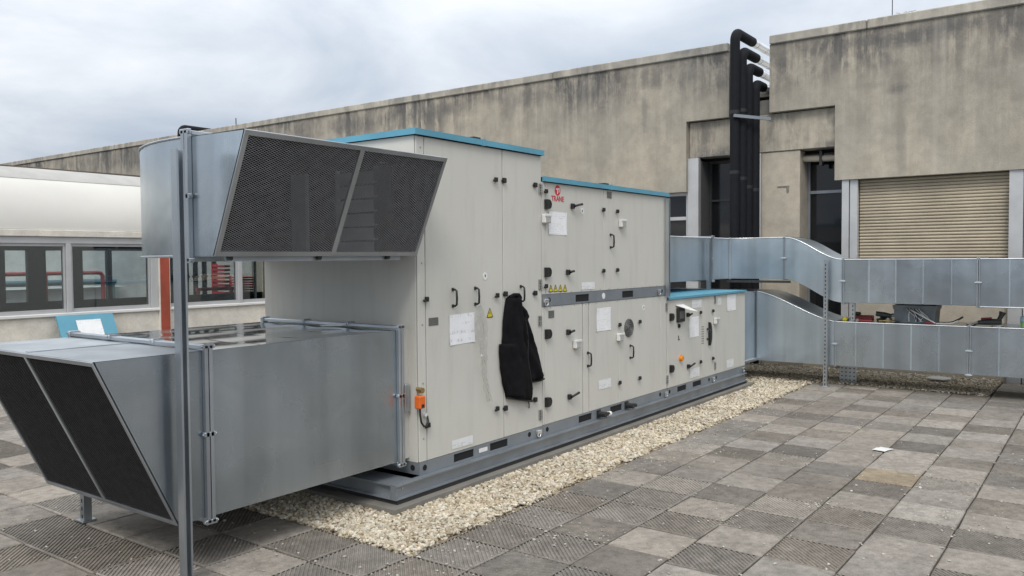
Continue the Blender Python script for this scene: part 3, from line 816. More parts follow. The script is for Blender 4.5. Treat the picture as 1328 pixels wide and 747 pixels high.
def sheet(name, x0, x1, z0, z1, mat, par, tilt=0.0, lab=None, th=0.0015):
    m = MB(); cx, cz = (x0 + x1) / 2, (z0 + z1) / 2
    N_ = 6; pts = []
    rr = random.Random(int(x0 * 1000))
    ph = rr.uniform(0, 6)
    for s in (0, 1):
        for i in range(N_ + 1):
            for j in range(N_ + 1):
                u, v = i / N_ - .5, j / N_ - .5
                X, Z = u * (x1 - x0), v * (z1 - z0)
                X, Z = X * math.cos(tilt) - Z * math.sin(tilt), X * math.sin(tilt) + Z * math.cos(tilt)
                curl = 0.004 * abs(2 * u) ** 3 * abs(2 * v) ** 2 if th < 0.002 else 0
                pts.append((X, -th * (1 - s) - curl, Z))
    fs = []
    n = N_ + 1
    for i in range(N_):
        for j in range(N_):
            a = i * n + j; fs.append((a, a + n, a + n + 1, a + 1)); b_ = a + n * n; fs.append((b_, b_ + 1, b_ + n + 1, b_ + n))
    m.add(pts, fs, True)
    o = m.build(name, mat, par, loc=(cx, FY - 0.0006, cz))
    if lab: o['label'] = lab
    return o
sheet('taped_paper', 4.432, 4.712, 1.035, 1.252, M['paper_pen'], d_tall, 0.02, 'white handwritten sheet taped under the door handle')
sheet('taped_paper', 5.703, 5.980, 1.842, 2.034, M['paper'], u_left, -0.01)
sheet('taped_paper', 6.475, 6.735, 0.975, 1.188, M['paper'], l_c)
sheet('taped_paper', 8.49, 8.745, 0.752, 0.980, M['paper'], c_b)
sheet('taped_paper', 9.585, 9.865, 0.987, 1.186, M['paper'], c_d)
sheet('warning_label', 4.447, 4.681, 0.290, 0.352, M['label'], d_tall, 0.0, None, 0.0021)
sheet('warning_label', 6.22, 6.445, 1.366, 1.430, M['label'], u_left, 0.0, None, 0.0021)
sheet('warning_label', 6.508, 6.735, 0.440, 0.525, M['label'], l_c, 0.0, None, 0.0021)
sheet('warning_label', 8.50, 8.768, 0.300, 0.400, M['label'], c_b, 0.0, None, 0.0021)
sheet('warning_label', 9.572, 9.797, 0.292, 0.392, M['label'], c_d, 0.0, None, 0.0021)
sheet('warning_label', 8.56, 8.82, 1.075, 1.165, M['label'], c_b, 0.0, None, 0.0021)
sheet('warning_label', 9.30, 9.40, 1.075, 1.165, M['label'], c_d, 0.0, None, 0.0021)
for x, z, p, w, h in ((4.264, 1.215, d_tall, 0.10, 0.055), (5.735, 1.178, l_a, 0.085, 0.062), (6.718, 2.225, u_right, 0.085, 0.06)):
    MB().box(x - w / 2, x + w / 2, FY - 0.003, FY - 0.0005, z - h / 2, z + h / 2, 0.0008).build('name_plate', M['plate'], p)
for x, z, p in ((4.846, 1.516, d_tall), (6.238, 2.056, u_left), (7.402, 1.145, l_d)):
    o = cyl_y(x, z, 0.026, FY - 0.0025, FY - 0.0004, 16, 0.029).build('round_sticker', M['offwhite'], p)
    m = MB(); m.bar((x - 0.006, FY - 0.003, z + 0.012), (x, FY - 0.003, z - 0.008), 0.005, 0.0008, (0, 1, 0)); m.bar((x + 0.006, FY - 0.003, z + 0.012), (x, FY - 0.003, z - 0.008), 0.005, 0.0008, (0, 1, 0))
    m.build('sticker_arrow', M['black'], p)
for x, z, p, s in ((5.728, 1.392, u_left, 0.030), (5.800, 1.391, u_left, 0.030), (5.875, 1.390, u_left, 0.030), (5.948, 1.389, u_left, 0.030), (4.898, 1.237, d_tall, 0.036)):
    MB().prism([(x - s, z - s * 0.85), (x + s, z - s * 0.85), (x, z + s)], 'y', FY - 0.0028, FY - 0.0004).build('warning_triangle', M['yellow'], p)
    m = MB(); m.prism([(x + 0.002, z + s * 0.45), (x - 0.007, z - s * 0.08), (x + 0.001, z - s * 0.08), (x - 0.003, z - s * 0.55), (x + 0.008, z + s * 0.05), (x, z + s * 0.05)], 'y', FY - 0.0034, FY - 0.0029)
    for a, c in (((x - s, z - s * 0.85), (x + s, z - s * 0.85)), ((x + s, z - s * 0.85), (x, z + s)), ((x, z + s), (x - s, z - s * 0.85))):
        m.bar((a[0], FY - 0.0031, a[1]), (c[0], FY - 0.0031, c[1]), 0.005, 0.001, (0, 1, 0))
    m.build('warning_symbol', M['black'], p)
# maker's emblem and word
o = cyl_y(5.842, 2.214, 0.043, FY - 0.002, FY - 0.0004, 26).build('emblem', M['logo'], u_left)
m = MB()
m.bar((5.815, FY - 0.0026, 2.223), (5.868, FY - 0.0026, 2.229), 0.010, 0.001, (0, 1, 0)); m.bar((5.846, FY - 0.0026, 2.225), (5.838, FY - 0.0026, 2.185), 0.010, 0.001, (0, 1, 0))
m.bar((5.868, FY - 0.0026, 2.228), (5.864, FY - 0.0026, 2.198), 0.007, 0.001, (0, 1, 0))
m.build('emblem_mark', M['offwhite'], o)
def text_mesh(name, body, size, mat, par, x, z, ext=0.0006, y=None):
    cu_ = bpy.data.curves.new(name, 'FONT'); cu_.body = body; cu_.size = size; cu_.extrude = ext; cu_.align_x = 'CENTER'; cu_.align_y = 'CENTER'; cu_.offset = size * 0.012
    t = bpy.data.objects.new(name + '_tmp', cu_); COL.objects.link(t)
    dg = bpy.context.evaluated_depsgraph_get()
    me = bpy.data.meshes.new_from_object(t.evaluated_get(dg))
    bpy.data.objects.remove(t)
    me.transform(Matrix.Rotation(PI / 2, 4, 'X'))
    me.materials.clear(); me.materials.append(mat)
    return link(name, me, par, loc=(x, (FY - 0.0018) if y is None else y, z))
text_mesh('emblem_text', 'TRANE', 0.062, M['logo'], u_left, 5.843, 2.142)
# fan inspection grille
o = cyl_y(7.086, 0.967, 0.088, FY - 0.010, FY - 0.0005, 28).build('round_grille', M['grille'], l_d)
m = MB()
for rr in (0.022, 0.042, 0.062, 0.080):
    m.tube([(7.086 + rr * math.cos(2 * PI * k / 24), FY - 0.013, 0.967 + rr * math.sin(2 * PI * k / 24)) for k in range(25)], 0.0035, 6, False)
for k in range(4):
    a = PI * k / 4; m.bar((7.086 - 0.085 * math.cos(a), FY - 0.012, 0.967 - 0.085 * math.sin(a)), (7.086 + 0.085 * math.cos(a), FY - 0.012, 0.967 + 0.085 * math.sin(a)), 0.006, 0.005, (0, 1, 0))
m.build('grille_wire', M['plate'], o)
# control display under its lifted flap
o = MB().box(8.155, 8.325, FY - 0.03, FY - 0.0005, 0.945, 1.095, 0.006).build('control_display', M['black'], c_b)
MB().box(8.185, 8.295, FY - 0.033, FY - 0.0303, 0.985, 1.065, 0.001).build('screen', M['plate'], o)
m = MB(); m.add([(8.145, FY - 0.001, 1.135), (8.335, FY - 0.001, 1.135), (8.375, FY - 0.15, 1.06), (8.185, FY - 0.15, 1.085), (8.145, FY - 0.004, 1.130), (8.335, FY - 0.004, 1.130), (8.375, FY - 0.15, 1.055), (8.185, FY - 0.15, 1.080)],
                [(0, 1, 2, 3), (7, 6, 5, 4), (0, 3, 7, 4), (1, 5, 6, 2), (3, 2, 6, 7), (0, 4, 5, 1)]); m.build('display_flap', M['offwhite'], o)
m = MB().disc((8.218, 0.905), 'y', 0.022, FY - 0.012, FY - 0.0005, 14); m.box(8.213, 8.223, FY - 0.022, FY - 0.0121, 0.888, 0.922); m.build('key_switch', M['black'], c_b)
m = MB().bar((8.210, FY - 0.003, 0.80), (8.222, FY - 0.003, 0.755), 0.008, 0.004, (0, 1, 0)); m.bar((8.20, FY - 0.003, 0.757), (8.24, FY - 0.003, 0.757), 0.008, 0.004, (0, 1, 0)); m.build('switch_mark', M['black'], c_b)
m = MB(); m.disc((8.257, 0.551), 'y', 0.035, FY - 0.012, FY - 0.0005, 18); m.disc((8.257, 0.551), 'y', 0.027, FY - 0.035, FY - 0.0121, 18); m.build('isolator_knob', M['amber'], c_b)
# perforated disc behind the control section handle
m = MB()
pts = [(9.02 + 0.055 * math.cos(a), 0.756 + 0.135 * math.sin(a)) for a in [-PI / 2 + PI * k / 10 for k in range(11)]]
m.prism(pts, 'y', FY - 0.028, FY - 0.0007); m.build('handle_guard', M['black'], c_c)
m = MB()
for a in range(3):
    for b_ in range(8): m.disc((8.845 + a * 0.025 - 0.01, 0.66 + b_ * 0.027), 'y', 0.006, FY - 0.0025, FY - 0.0004, 8)
m.build('vent_hole', M['black'], c_c)
# drain stubs, lifting shackles
for x in (6.50, 7.03):
    m = MB(); m.tube([(x, FY - 0.002, 0.222), (x, FY - 0.085, 0.222)], 0.026, 12); m.tube([(x, FY - 0.055, 0.222), (x + 0.09, FY - 0.06, 0.216)], 0.018, 10); m.box(x - 0.035, x + 0.035, FY - 0.012, FY - 0.0045, 0.185, 0.26, 0.003)
    m.build('drain_stub', M['black'], ahu)
m = MB(); m.tube([(6.575, FY - 0.055, 0.214), (6.625, FY - 0.058, 0.212)], 0.022, 10); m.build('drain_cap', M['offwhite'], ahu)
def shackle(x, z):
    m = MB(); m.tube([(x + 0.022 * math.cos(a), FY - 0.02, z + 0.026 * math.sin(a)) for a in [PI * 0.0 - PI * k / 8 for k in range(9)]], 0.006, 8); m.box(x - 0.03, x + 0.03, FY - 0.028, FY - 0.0045, z + 0.0, z + 0.03, 0.003)
    return m.build('lifting_shackle', M['silver'], ahu)
for x, z in ((5.52, 0.215), (5.64, 1.28), (7.88, 0.21), (7.72, 1.285), (9.14, 0.212), (10.10, 0.215)): shackle(x, z)
MB().disc((6.60, 1.295), 'y', 0.028, FY - 0.0065, FY - 0.0043, 16).build('round_sticker', M['offwhite'], sk_up)
m = MB().box(4.75, 4.85, FY - 0.0065, FY - 0.0043, 0.205, 0.235, 0.0005); m.build('frame_label', M['offwhite'], ahu)
# screws on the corner post
m = MB()
for z in (0.42, 0.80, 1.20, 1.62, 2.05, 2.40): m.disc((4.150, z), 'y', 0.006, FY - 0.003, FY - 0.0004, 8)
m.build('corner_screw', M['hinge'], p_corner)
# rivets under the upper skid
m = MB()
for k in range(12): m.disc((5.72 + 0.19 * k, 1.235), 'y', 0.005, FY - 0.0025, FY - 0.0004, 8)
m.build('panel_rivet', M['hinge'], ahu)
m = MB()
for k in range(14): m.disc((5.72 + 0.165 * k, 1.357), 'y', 0.005, FY - 0.0025, FY - 0.0004, 8)
m.build('panel_rivet', M['hinge'], ahu)

#@@DUCTS
# ------------------------------------------------------------------ ducts of the near end
def screen_mesh(name, P00, U, V, W, H, dx, dy, w, mat, par):
    """diamond mesh of crossing strands inside the W x H rectangle (origin P00, unit axes U, V)"""
    m = MB(); P00, U, V = Vector(P00), Vector(U).normalized(), Vector(V).normalized(); Nn = U.cross(V)
    sl = dx / dy; t = 0.0016
    for fam, off in ((1, 0.0), (-1, 0.0)):
        k0 = int(-(H * sl) / dx) - 1; k1 = int((W + H * sl) / dx) + 1
        for k in range(k0, k1 + 1):
            # u = k*dx + fam*sl*v
            c0 = k * dx
            vs = []
            lo, hi = 0.0, H
            a, b_ = sorted(((0 - c0) / (fam * sl), (W - c0) / (fam * sl)))
            lo, hi = max(lo, a), min(hi, b_)
            if hi - lo < 0.004: continue
            p = P00 + U * (c0 + fam * sl * lo) + V * lo + Nn * (fam * 0.0007)
            q = P00 + U * (c0 + fam * sl * hi) + V * hi + Nn * (fam * 0.0007)
            d = (q - p).normalized(); s = Nn.cross(d) * (w / 2); n_ = Nn * (t / 2)
            m.add([p - s - n_, p + s - n_, p + s + n_, p - s + n_, q - s - n_, q + s - n_, q + s + n_, q - s + n_],
                  [(0, 1, 5, 4), (1, 2, 6, 5), (2, 3, 7, 6), (3, 0, 4, 7)])
    o = m.build(name, mat, par); o['kind'] = 'stuff'
    return o

def sheet_quad(m, a, b, c, d, t=0.003):
    """thin plate through four corners"""
    a, b, c, d = map(Vector, (a, b, c, d)); n = (b - a).cross(d - a).normalized() * t
    m.add([a, b, c, d, a - n, b - n, c - n, d - n], [(0, 1, 2, 3), (7, 6, 5, 4), (0, 4, 5, 1), (1, 5, 6, 2), (2, 6, 7, 3), (3, 7, 4, 0)])

# --- lower intake duct with its slanted hood, mesh faces away from the unit (-X)
dl = thing('intake_duct', (3.2, 4.6, 0.28), 'low wide galvanised intake duct whose slanted hood has a dark mesh front', 'duct')
Y0, Y1, Z0, Z1 = 3.885, 5.30, 0.285, 1.172
XJ, XE, XT, XB = 2.552, 3.985, 1.955, 2.372
m = MB(); sheet_quad(m, (XJ, Y0, Z0), (XE, Y0, Z0), (XE, Y0, Z1), (XJ, Y0, Z1)); m.build('side_sheet', M['galv'], dl)
m = MB(); sheet_quad(m, (XJ, Y1, Z1), (XE, Y1, Z1), (XE, Y1, Z0), (XJ, Y1, Z0)); m.build('side_sheet', M['galv'], dl)
# gently pillowed shiny top sheets, one per bay
for x0, x1 in ((XJ + 0.003, 2.90), (2.903, 3.26), (3.263, 3.62), (3.623, XE - 0.003)):
    m = MB(); nx, ny = 6, 60; vs = []
    for i in range(nx + 1):
        for j in range(ny + 1):
            u, v = i / nx, j / ny
            y = Y0 + (Y1 - Y0) * v
            z = Z1 + 0.0006 * math.sin(PI * u) + 0.0013 * math.sin(v * 21.0 + 0.5 * math.sin(x0 * 7)) + 0.0007 * math.sin(v * 9 + x0)
            vs.append((x0 + (x1 - x0) * u, y, z))
    fs = [(i * (ny + 1) + j, (i + 1) * (ny + 1) + j, (i + 1) * (ny + 1) + j + 1, i * (ny + 1) + j + 1) for i in range(nx) for j in range(ny)]
    m.add(vs, fs, True); m.add([(x0, Y0 + 0.001, Z1 - 0.004), (x1, Y0 + 0.001, Z1 - 0.004), (x1, Y1 - 0.001, Z1 - 0.004), (x0, Y1 - 0.001, Z1 - 0.004)], [(0, 1, 2, 3)])
    m.build('top_sheet', M['galv_top'], dl)
m = MB(); sheet_quad(m, (XB + 0.02, Y0 + 0.002, Z0 - 0.0005), (XE, Y0 + 0.002, Z0 - 0.0005), (XE, Y1 - 0.002, Z0 - 0.0005), (XB + 0.02, Y1 - 0.002, Z0 - 0.0005)); m.build('bottom_sheet', M['galv'], dl)
for y, s in ((Y0, 1), (Y1, -1)):
    MB().prism([(XT, Z1), (XJ, Z1), (XJ, Z0), (XB, Z0)], 'y', y, y + s * 0.003).build('hood_cheek', M['galv'], dl)
m = MB(); sheet_quad(m, (XT, Y0, Z1 + 0.0015), (XJ, Y0, Z1 + 0.0015), (XJ, 4.60, Z1 + 0.0015), (XT, 4.60, Z1 + 0.0015)); m.build('hood_top', M['galv_dull'], dl)
m = MB(); sheet_quad(m, (XT, 4.604, Z1 + 0.0015), (XJ, 4.604, Z1 + 0.0015), (XJ, Y1, Z1 + 0.0015), (XT, Y1, Z1 + 0.0015)); m.build('hood_top', M['galv_dull'], dl)
MB().box(XT + 0.02, XJ, 4.585, 4.62, Z1 + 0.0017, Z1 + 0.006).build('hood_seam', M['strut'], dl)
# added black sheet: the shade of the enclosed duct painted on
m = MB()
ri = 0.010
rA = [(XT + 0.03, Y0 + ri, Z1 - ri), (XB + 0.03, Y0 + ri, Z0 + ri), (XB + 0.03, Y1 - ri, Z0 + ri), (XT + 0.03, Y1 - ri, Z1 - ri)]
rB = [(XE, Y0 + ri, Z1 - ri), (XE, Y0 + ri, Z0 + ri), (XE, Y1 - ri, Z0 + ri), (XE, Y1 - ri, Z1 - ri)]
m.loft([rA, rB], (False, True)); m.build('duct_shade_sheet', M['duct_shade'], dl)
# mesh frame and screen
sl_u = Vector((XT - XB, 0, Z1 - Z0)); HL = sl_u.length; su = sl_u.normalized()
fr = MB(); n_out = Vector((-su.z, 0, su.x)) * 1.0
def face_pt(y, t): return Vector((XB, y, Z0)) + su * t
fw = 0.022
for (ya, ta, yb, tb) in ((Y0, fw / 2, Y1, fw / 2), (Y0, HL - fw / 2, Y1, HL - fw / 2)):
    fr.bar(face_pt(ya, ta), face_pt(yb, tb), 0.014, fw, su)
for y in (Y0 + fw / 2, Y1 - fw / 2):
    fr.bar(face_pt(y, fw), face_pt(y, HL - fw), 0.012, fw, (0, 1, 0))
fo = fr.build('mesh_frame', M['galv_dull'], dl)
mb_ = MB().bar(face_pt(4.598, fw), face_pt(4.598, HL - fw), 0.013, 0.026, (0, 1, 0)); mb_.build('mesh_divider', M['galv_dull'], dl)
for ya, yb in ((Y0 + fw, 4.585), (4.611, Y1 - fw)):
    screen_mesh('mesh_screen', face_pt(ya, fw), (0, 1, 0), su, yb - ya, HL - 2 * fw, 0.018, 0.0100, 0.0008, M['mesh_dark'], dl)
def flange_ring(par, axis, c, a0, a1, z0, z1, w=0.022, out=0.030, gap=0.005, sides='blrt', twin=True, clamps=True):
    """pair of rolled angle flanges round a duct; axis 'x': ring in the plane x=c over y a0..a1, axis 'y': plane y=c over x a0..a1"""
    def B(m, d0, d1, p0, p1, q0, q1):
        if axis == 'x': m.box(d0, d1, p0, p1, q0, q1, 0.003)
        else: m.box(p0, p1, d0, d1, q0, q1, 0.003)
    offs = ((-w - gap / 2, -gap / 2), (gap / 2, gap / 2 + w)) if twin else ((-w / 2, w / 2),)
    for d0, d1 in offs:
        m = MB()
        if 'l' in sides: B(m, c + d0, c + d1, a0 - out, a0 - 0.0005, z0 - out, z1 + out)
        if 'r' in sides: B(m, c + d0, c + d1, a1 + 0.0005, a1 + out, z0 - out, z1 + out)
        if 't' in sides: B(m, c + d0, c + d1, a0 + 0.0002, a1 - 0.0002, z1 + 0.008, z1 + out)
        if 'b' in sides: B(m, c + d0, c + d1, a0 + 0.0002, a1 - 0.0002, z0 - out, z0 - 0.0035)
        m.build('flange', M['strut'], par)
    if clamps:
        cl = []
        if 'l' in sides: cl += [(a0 - out * 0.6, (z0 + z1) / 2), (a0 - out * 0.6, z1 + out * 0.8), (a0 - out * 0.6, z0 - out * 0.8)]
        if 't' in sides: cl += [(a0 + (a1 - a0) * f, z1 + out * 0.9) for f in (0.33, 0.66, 1.0)]
        for p, q in cl:
            m = MB(); B(m, c - w - 0.012, c + w + 0.012, p - 0.012, p + 0.012, q - 0.013, q + 0.013)
            if axis == 'x': m.disc((p, q), 'x', 0.007, c - w - 0.020, c + w + 0.020, 8)
            else: m.disc((p, q), 'y', 0.007, c - w - 0.020, c + w + 0.020, 8)
            m.build('flange_clamp', M['strut'], par)
flange_ring(dl, 'x', XJ, Y0, Y1, Z0, Z1)
flange_ring(dl, 'x', 4.005, Y0, Y1, Z0, Z1)
MB().box(4.033, 4.1015, Y0 + 0.004, Y1 - 0.004, Z0 + 0.004, Z1 - 0.004).build('duct_collar', M['panel'], dl)
m = MB(); m.box(3.45, 3.52, 5.15, 5.2, Z1 + 0.008, Z1 + 0.03); 
# loose tie strap lying over the flange end of the duct
m = MB(); m.bar((3.80, 4.42, Z1 + 0.022), (3.93, 4.36, Z1 + 0.020), 0.03, 0.008); m.build('strap_end', M['offwhite'], dl)
# orange damper actuator on the collar, with cable
MB().box(4.040, 4.085, 3.86, 3.8885, 0.615, 0.80, 0.003).build('actuator_bracket', M['strut'], dl)
o = MB().box(4.056, 4.116, 3.745, 3.797, 0.642, 0.728, 0.006).build('damper_actuator', M['orange'], dl, label='orange damper actuator at the unit corner')
m = MB(); m.disc((4.100, 0.762), 'y', 0.020, 3.755, 3.797, 12); m.disc((4.085, 0.772), 'y', 0.012, 3.75, 3.797, 10); m.build('shaft_clamp', M['brass'], o)
MB().box(4.075, 4.10, 3.741, 3.7447, 0.650, 0.672, 0.001).build('actuator_button', M['black'], o)
m = MB(); m.tube([(4.085, 3.77, 0.64), (4.083, 3.765, 0.59), (4.09, 3.762, 0.545), (4.115, 3.762, 0.515), (4.145, 3.765, 0.515), (4.168, 3.77, 0.54), (4.172, 3.78, 0.57), (4.160, 3.797, 0.585)], 0.007, 8); m.build('actuator_cable', M['cable_black'], o)
cyl_y(4.158, 0.585, 0.014, 3.78, 3.7995, 12).build('cable_gland', M['offwhite'], o)

# --- upper exhaust duct: elbow off the end face, slanted hood with mesh facing the front (-Y)
du = thing('exhaust_duct', (3.3, 4.4, 1.67), 'raised galvanised exhaust duct with curved elbow and slanted mesh hood overhanging the front', 'duct')
UX0, UX1, UZ0, UZ1 = 2.515, 4.03, 1.672, 2.300
UYJ, UYT, UYB = 3.945, 3.462, 3.738
ZT = 2.292
cx_, cy_ = 4.06, UYJ + 0.17
arc = [(cx_ - 1.545, UYJ, cx_ - 0.03, UYJ)]
for k in range(19):
    th = PI / 2 * k / 18
    arc.append((cx_ - 1.545 * math.cos(th), cy_ + 1.32 * math.sin(th), cx_ - 0.03 * math.cos(th), cy_ + 0.03 * math.sin(th)))
m = MB()
vs = []
for a in arc: vs += [(a[0], a[1], UZ0), (a[0], a[1], UZ1)]
m.add(vs, [(2 * k, 2 * k + 2, 2 * k + 3, 2 * k + 1) for k in range(19)], True)
m.build('elbow_outer_sheet', M['galv'], du)
m = MB()
for z in (UZ0, UZ1):
    vs = []
    for a in arc: vs += [(a[0], a[1], z), (a[2], a[3], z)]
    m.add(vs, [(2 * k, 2 * k + 1, 2 * k + 3, 2 * k + 2) for k in range(19)])
vs = []
for a in arc: vs += [(a[2], a[3], UZ0), (a[2], a[3], UZ1)]
m.add(vs, [(2 * k, 2 * k + 2, 2 * k + 3, 2 * k + 1) for k in range(19)], True)
m.build('elbow_cheek', M['galv'], du)
# seam lips along the top and bottom edge of the elbow
for z in (UZ0, UZ1):
    m = MB(); m.tube([(cx_ - 1.549, UYJ, z)] + [(cx_ - 1.549 * math.cos(PI / 2 * k / 18), cy_ + 1.324 * math.sin(PI / 2 * k / 18), z) for k in range(19)], 0.006, 6); m.build('elbow_seam', M['strut'], du)
# added black sheets carry the elbow's inner shade as colour
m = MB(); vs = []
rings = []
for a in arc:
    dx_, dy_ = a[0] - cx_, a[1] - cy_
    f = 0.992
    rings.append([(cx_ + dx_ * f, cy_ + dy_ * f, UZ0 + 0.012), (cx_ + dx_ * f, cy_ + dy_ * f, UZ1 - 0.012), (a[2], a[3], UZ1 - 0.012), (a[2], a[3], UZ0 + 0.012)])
m.loft(rings); m.build('duct_shade_sheet', M['duct_shade'], du)
MB().box(4.066, 4.1012, 3.95, 5.445, UZ0 + 0.002, UZ1 - 0.002).build('duct_shade_sheet', M['duct_shade'], du)
# damper blades and frame post seen through the mesh
dm = MB().box(4.045, 4.0655, 4.06, 4.085, UZ0 + 0.01, UZ1 - 0.02).build('damper_frame', M['panel'], du)
MB().box(4.045, 4.0655, 4.50, 4.525, UZ0 + 0.01, UZ1 - 0.02).build('damper_post', M['blade'], dm)
MB().box(4.030, 4.0655, 4.84, 5.00, UZ0 + 0.01, UZ1 - 0.02).build('damper_post', M['blade'], dm)
for k in range(6):
    z = UZ0 + 0.055 + k * 0.098
    MB().bar((4.045, 4.09, z), (4.045, 4.495, z), 0.012, 0.088, (0.25, 0, 1)).build('damper_blade', M['blade'], dm)
# hood
MB().prism([(UYT, ZT), (UYJ, UZ1), (UYJ, UZ0), (UYB, UZ0)], 'x', UX0, UX0 + 0.003).build('hood_cheek', M['galv'], du)
MB().prism([(UYT, ZT), (UYJ, UZ1), (UYJ, UZ0), (UYB, UZ0)], 'x', UX1 - 0.003, UX1).build('hood_cheek', M['galv'], du)
m = MB(); sheet_quad(m, (UX0, UYT, ZT + 0.0005), (UX1, UYT, ZT + 0.0005), (UX1, UYJ, UZ1 + 0.0005), (UX0, UYJ, UZ1 + 0.0005)); m.build('hood_top', M['galv_dull'], du)
m = MB(); sheet_quad(m, (UX0, UYB, UZ0 - 0.0005), (UX1, UYB, UZ0 - 0.0005), (UX1, UYJ, UZ0 - 0.0005), (UX0, UYJ, UZ0 - 0.0005)); m.build('hood_floor', M['galv'], du)
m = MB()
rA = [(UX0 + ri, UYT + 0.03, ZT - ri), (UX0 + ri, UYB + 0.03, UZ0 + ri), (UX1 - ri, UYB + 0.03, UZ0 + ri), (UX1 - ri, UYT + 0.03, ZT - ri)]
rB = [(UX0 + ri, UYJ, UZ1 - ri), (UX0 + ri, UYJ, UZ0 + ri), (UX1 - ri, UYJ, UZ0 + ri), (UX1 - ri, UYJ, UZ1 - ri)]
m.loft([rA, rB]); m.build('duct_shade_sheet', M['duct_shade'], du)  # hood's inner shade, painted black on an added sheet
su2 = Vector((0, UYT - UYB, ZT - UZ0)); HU = su2.length; su2.normalize()
def fp2(x, t): return Vector((x, UYB, UZ0)) + su2 * t
fr = MB(); fw = 0.026
for t in (fw / 2, HU - fw / 2): fr.bar(fp2(UX0, t), fp2(UX1, t), 0.016, fw, su2)
for x in (UX0 + fw / 2, UX1 - fw / 2): fr.bar(fp2(x, fw), fp2(x, HU - fw), 0.014, fw, (1, 0, 0))
fr.build('mesh_frame', M['galv_dull'], du)
xd = 3.305
MB().bar(fp2(xd, fw), fp2(xd, HU - fw), 0.015, 0.034, (1, 0, 0)).build('mesh_divider', M['galv_dull'], du)
for xa, xb in ((UX0 + fw, xd - 0.017), (xd + 0.017, UX1 - fw)):
    screen_mesh('mesh_screen', fp2(xa, fw), (1, 0, 0), su2, xb - xa, HU - 2 * fw, 0.024, 0.0130, 0.0014, M['mesh'], du)
flange_ring(du, 'y', UYJ - 0.003, UX0, UX1, UZ0, UZ1, 0.026, 0.030, 0.006)
# small black rail under the hood lip
MB().box(UX0 + 0.1, UX1 - 0.12, UYB + 0.03, UYB + 0.06, UZ0 - 0.03, UZ0 - 0.004).build('hood_bar', M['galv_dull'], du)
for x in (2.62, 3.22, 3.78):
    m = MB(); m.disc((x, UZ0 - 0.012), 'y', 0.014, UYB + 0.005, UYB + 0.0295, 10); m.build('hood_bolt', M['black'], du)

# ------------------------------------------------------------------ struts / support posts
def strut(name, x, y, z0, z1, label, group=None, w=0.041, d=0.041, open_dir='x+', foot=True, slots=True):
    o = thing(name, (x, y, z0), label, 'support post', group)
    t = 0.0035; m = MB()
    if open_dir == 'x+':
        m.box(x - w / 2, x - w / 2 + t, y - d / 2, y + d / 2, z0, z1)
        m.box(x - w / 2 + t, x + w / 2, y - d / 2, y - d / 2 + t, z0, z1); m.box(x - w / 2 + t, x + w / 2, y + d / 2 - t, y + d / 2, z0, z1)
        m.box(x + w / 2 - t, x + w / 2, y - d / 2 + t, y - d / 2 + 0.010, z0, z1); m.box(x + w / 2 - t, x + w / 2, y + d / 2 - 0.010, y + d / 2 - t, z0, z1)
    else:
        m.box(x - w / 2, x + w / 2, y + d / 2 - t, y + d / 2, z0, z1)
        m.box(x - w / 2, x - w / 2 + t, y - d / 2, y + d / 2 - t, z0, z1); m.box(x + w / 2 - t, x + w / 2, y - d / 2, y + d / 2 - t, z0, z1)
        m.box(x - w / 2 + t, x - w / 2 + 0.011, y - d / 2, y - d / 2 + t, z0, z1); m.box(x + w / 2 - 0.011, x + w / 2 - t, y - d / 2, y - d / 2 + t, z0, z1)
    m.build('channel', M['strut'], o)
    if slots:
        m = MB(); n = int((z1 - z0) / 0.05)
        for k in range(n):
            z = z0 + 0.03 + k * 0.05
            if open_dir == 'x+': m.box(x - w / 2 - 0.0006, x - w / 2 + 0.0004, y - 0.006, y + 0.006, z - 0.012, z + 0.012)
            else: m.box(x - 0.006, x + 0.006, y + d / 2 - t - 0.0008, y + d / 2 - t + 0.0002, z - 0.012, z + 0.012)
        m.build('slot', M['hole'], o)
    if foot:
        m = MB().box(x - w * 0.9, x + w * 0.9, y - d * 0.9, y + d * 0.9, z0 - 0.004, z0 + 0.008, 0.002); m.build('foot_plate', M['strut'], o)
    return o
strut('support_post', 2.362, 3.80, 0.004, 2.205, 'tall galvanised channel post standing in front of the mesh hood duct', None, 0.046, 0.05, 'y-', True, False)
m = MB()
strut('support_post', 2.58, 5.26, 0.004, 0.25, 'short galvanised leg under the far corner of the mesh hood', None, 0.05, 0.05)
strut('support_post', 10.66, 2.935, 0.004, 1.60, 'galvanised channel post standing on the paving before the two far ducts', None, 0.045, 0.045)
strut('support_post', 7.885, 3.765, 1.236, 2.255, 'thin upright channel fixed to the right edge of the upper casing', None, 0.035, 0.035, 'y-', False)
strut('support_post', 7.99, 3.83, 1.226, 2.18, 'shorter upright channel just right of the upper casing edge', None, 0.041, 0.035, 'y-', False)
strut('support_post', 9.93, 4.18, 1.226, 1.86, 'upright channel on the blue roof holding the raised duct', None, 0.05, 0.04, 'y-', False)
strut('support_post', 10.80, 2.64, 0.84, 1.06, 'short channel prop between the upper and lower far ducts', None, 0.05, 0.041, 'x+', False)

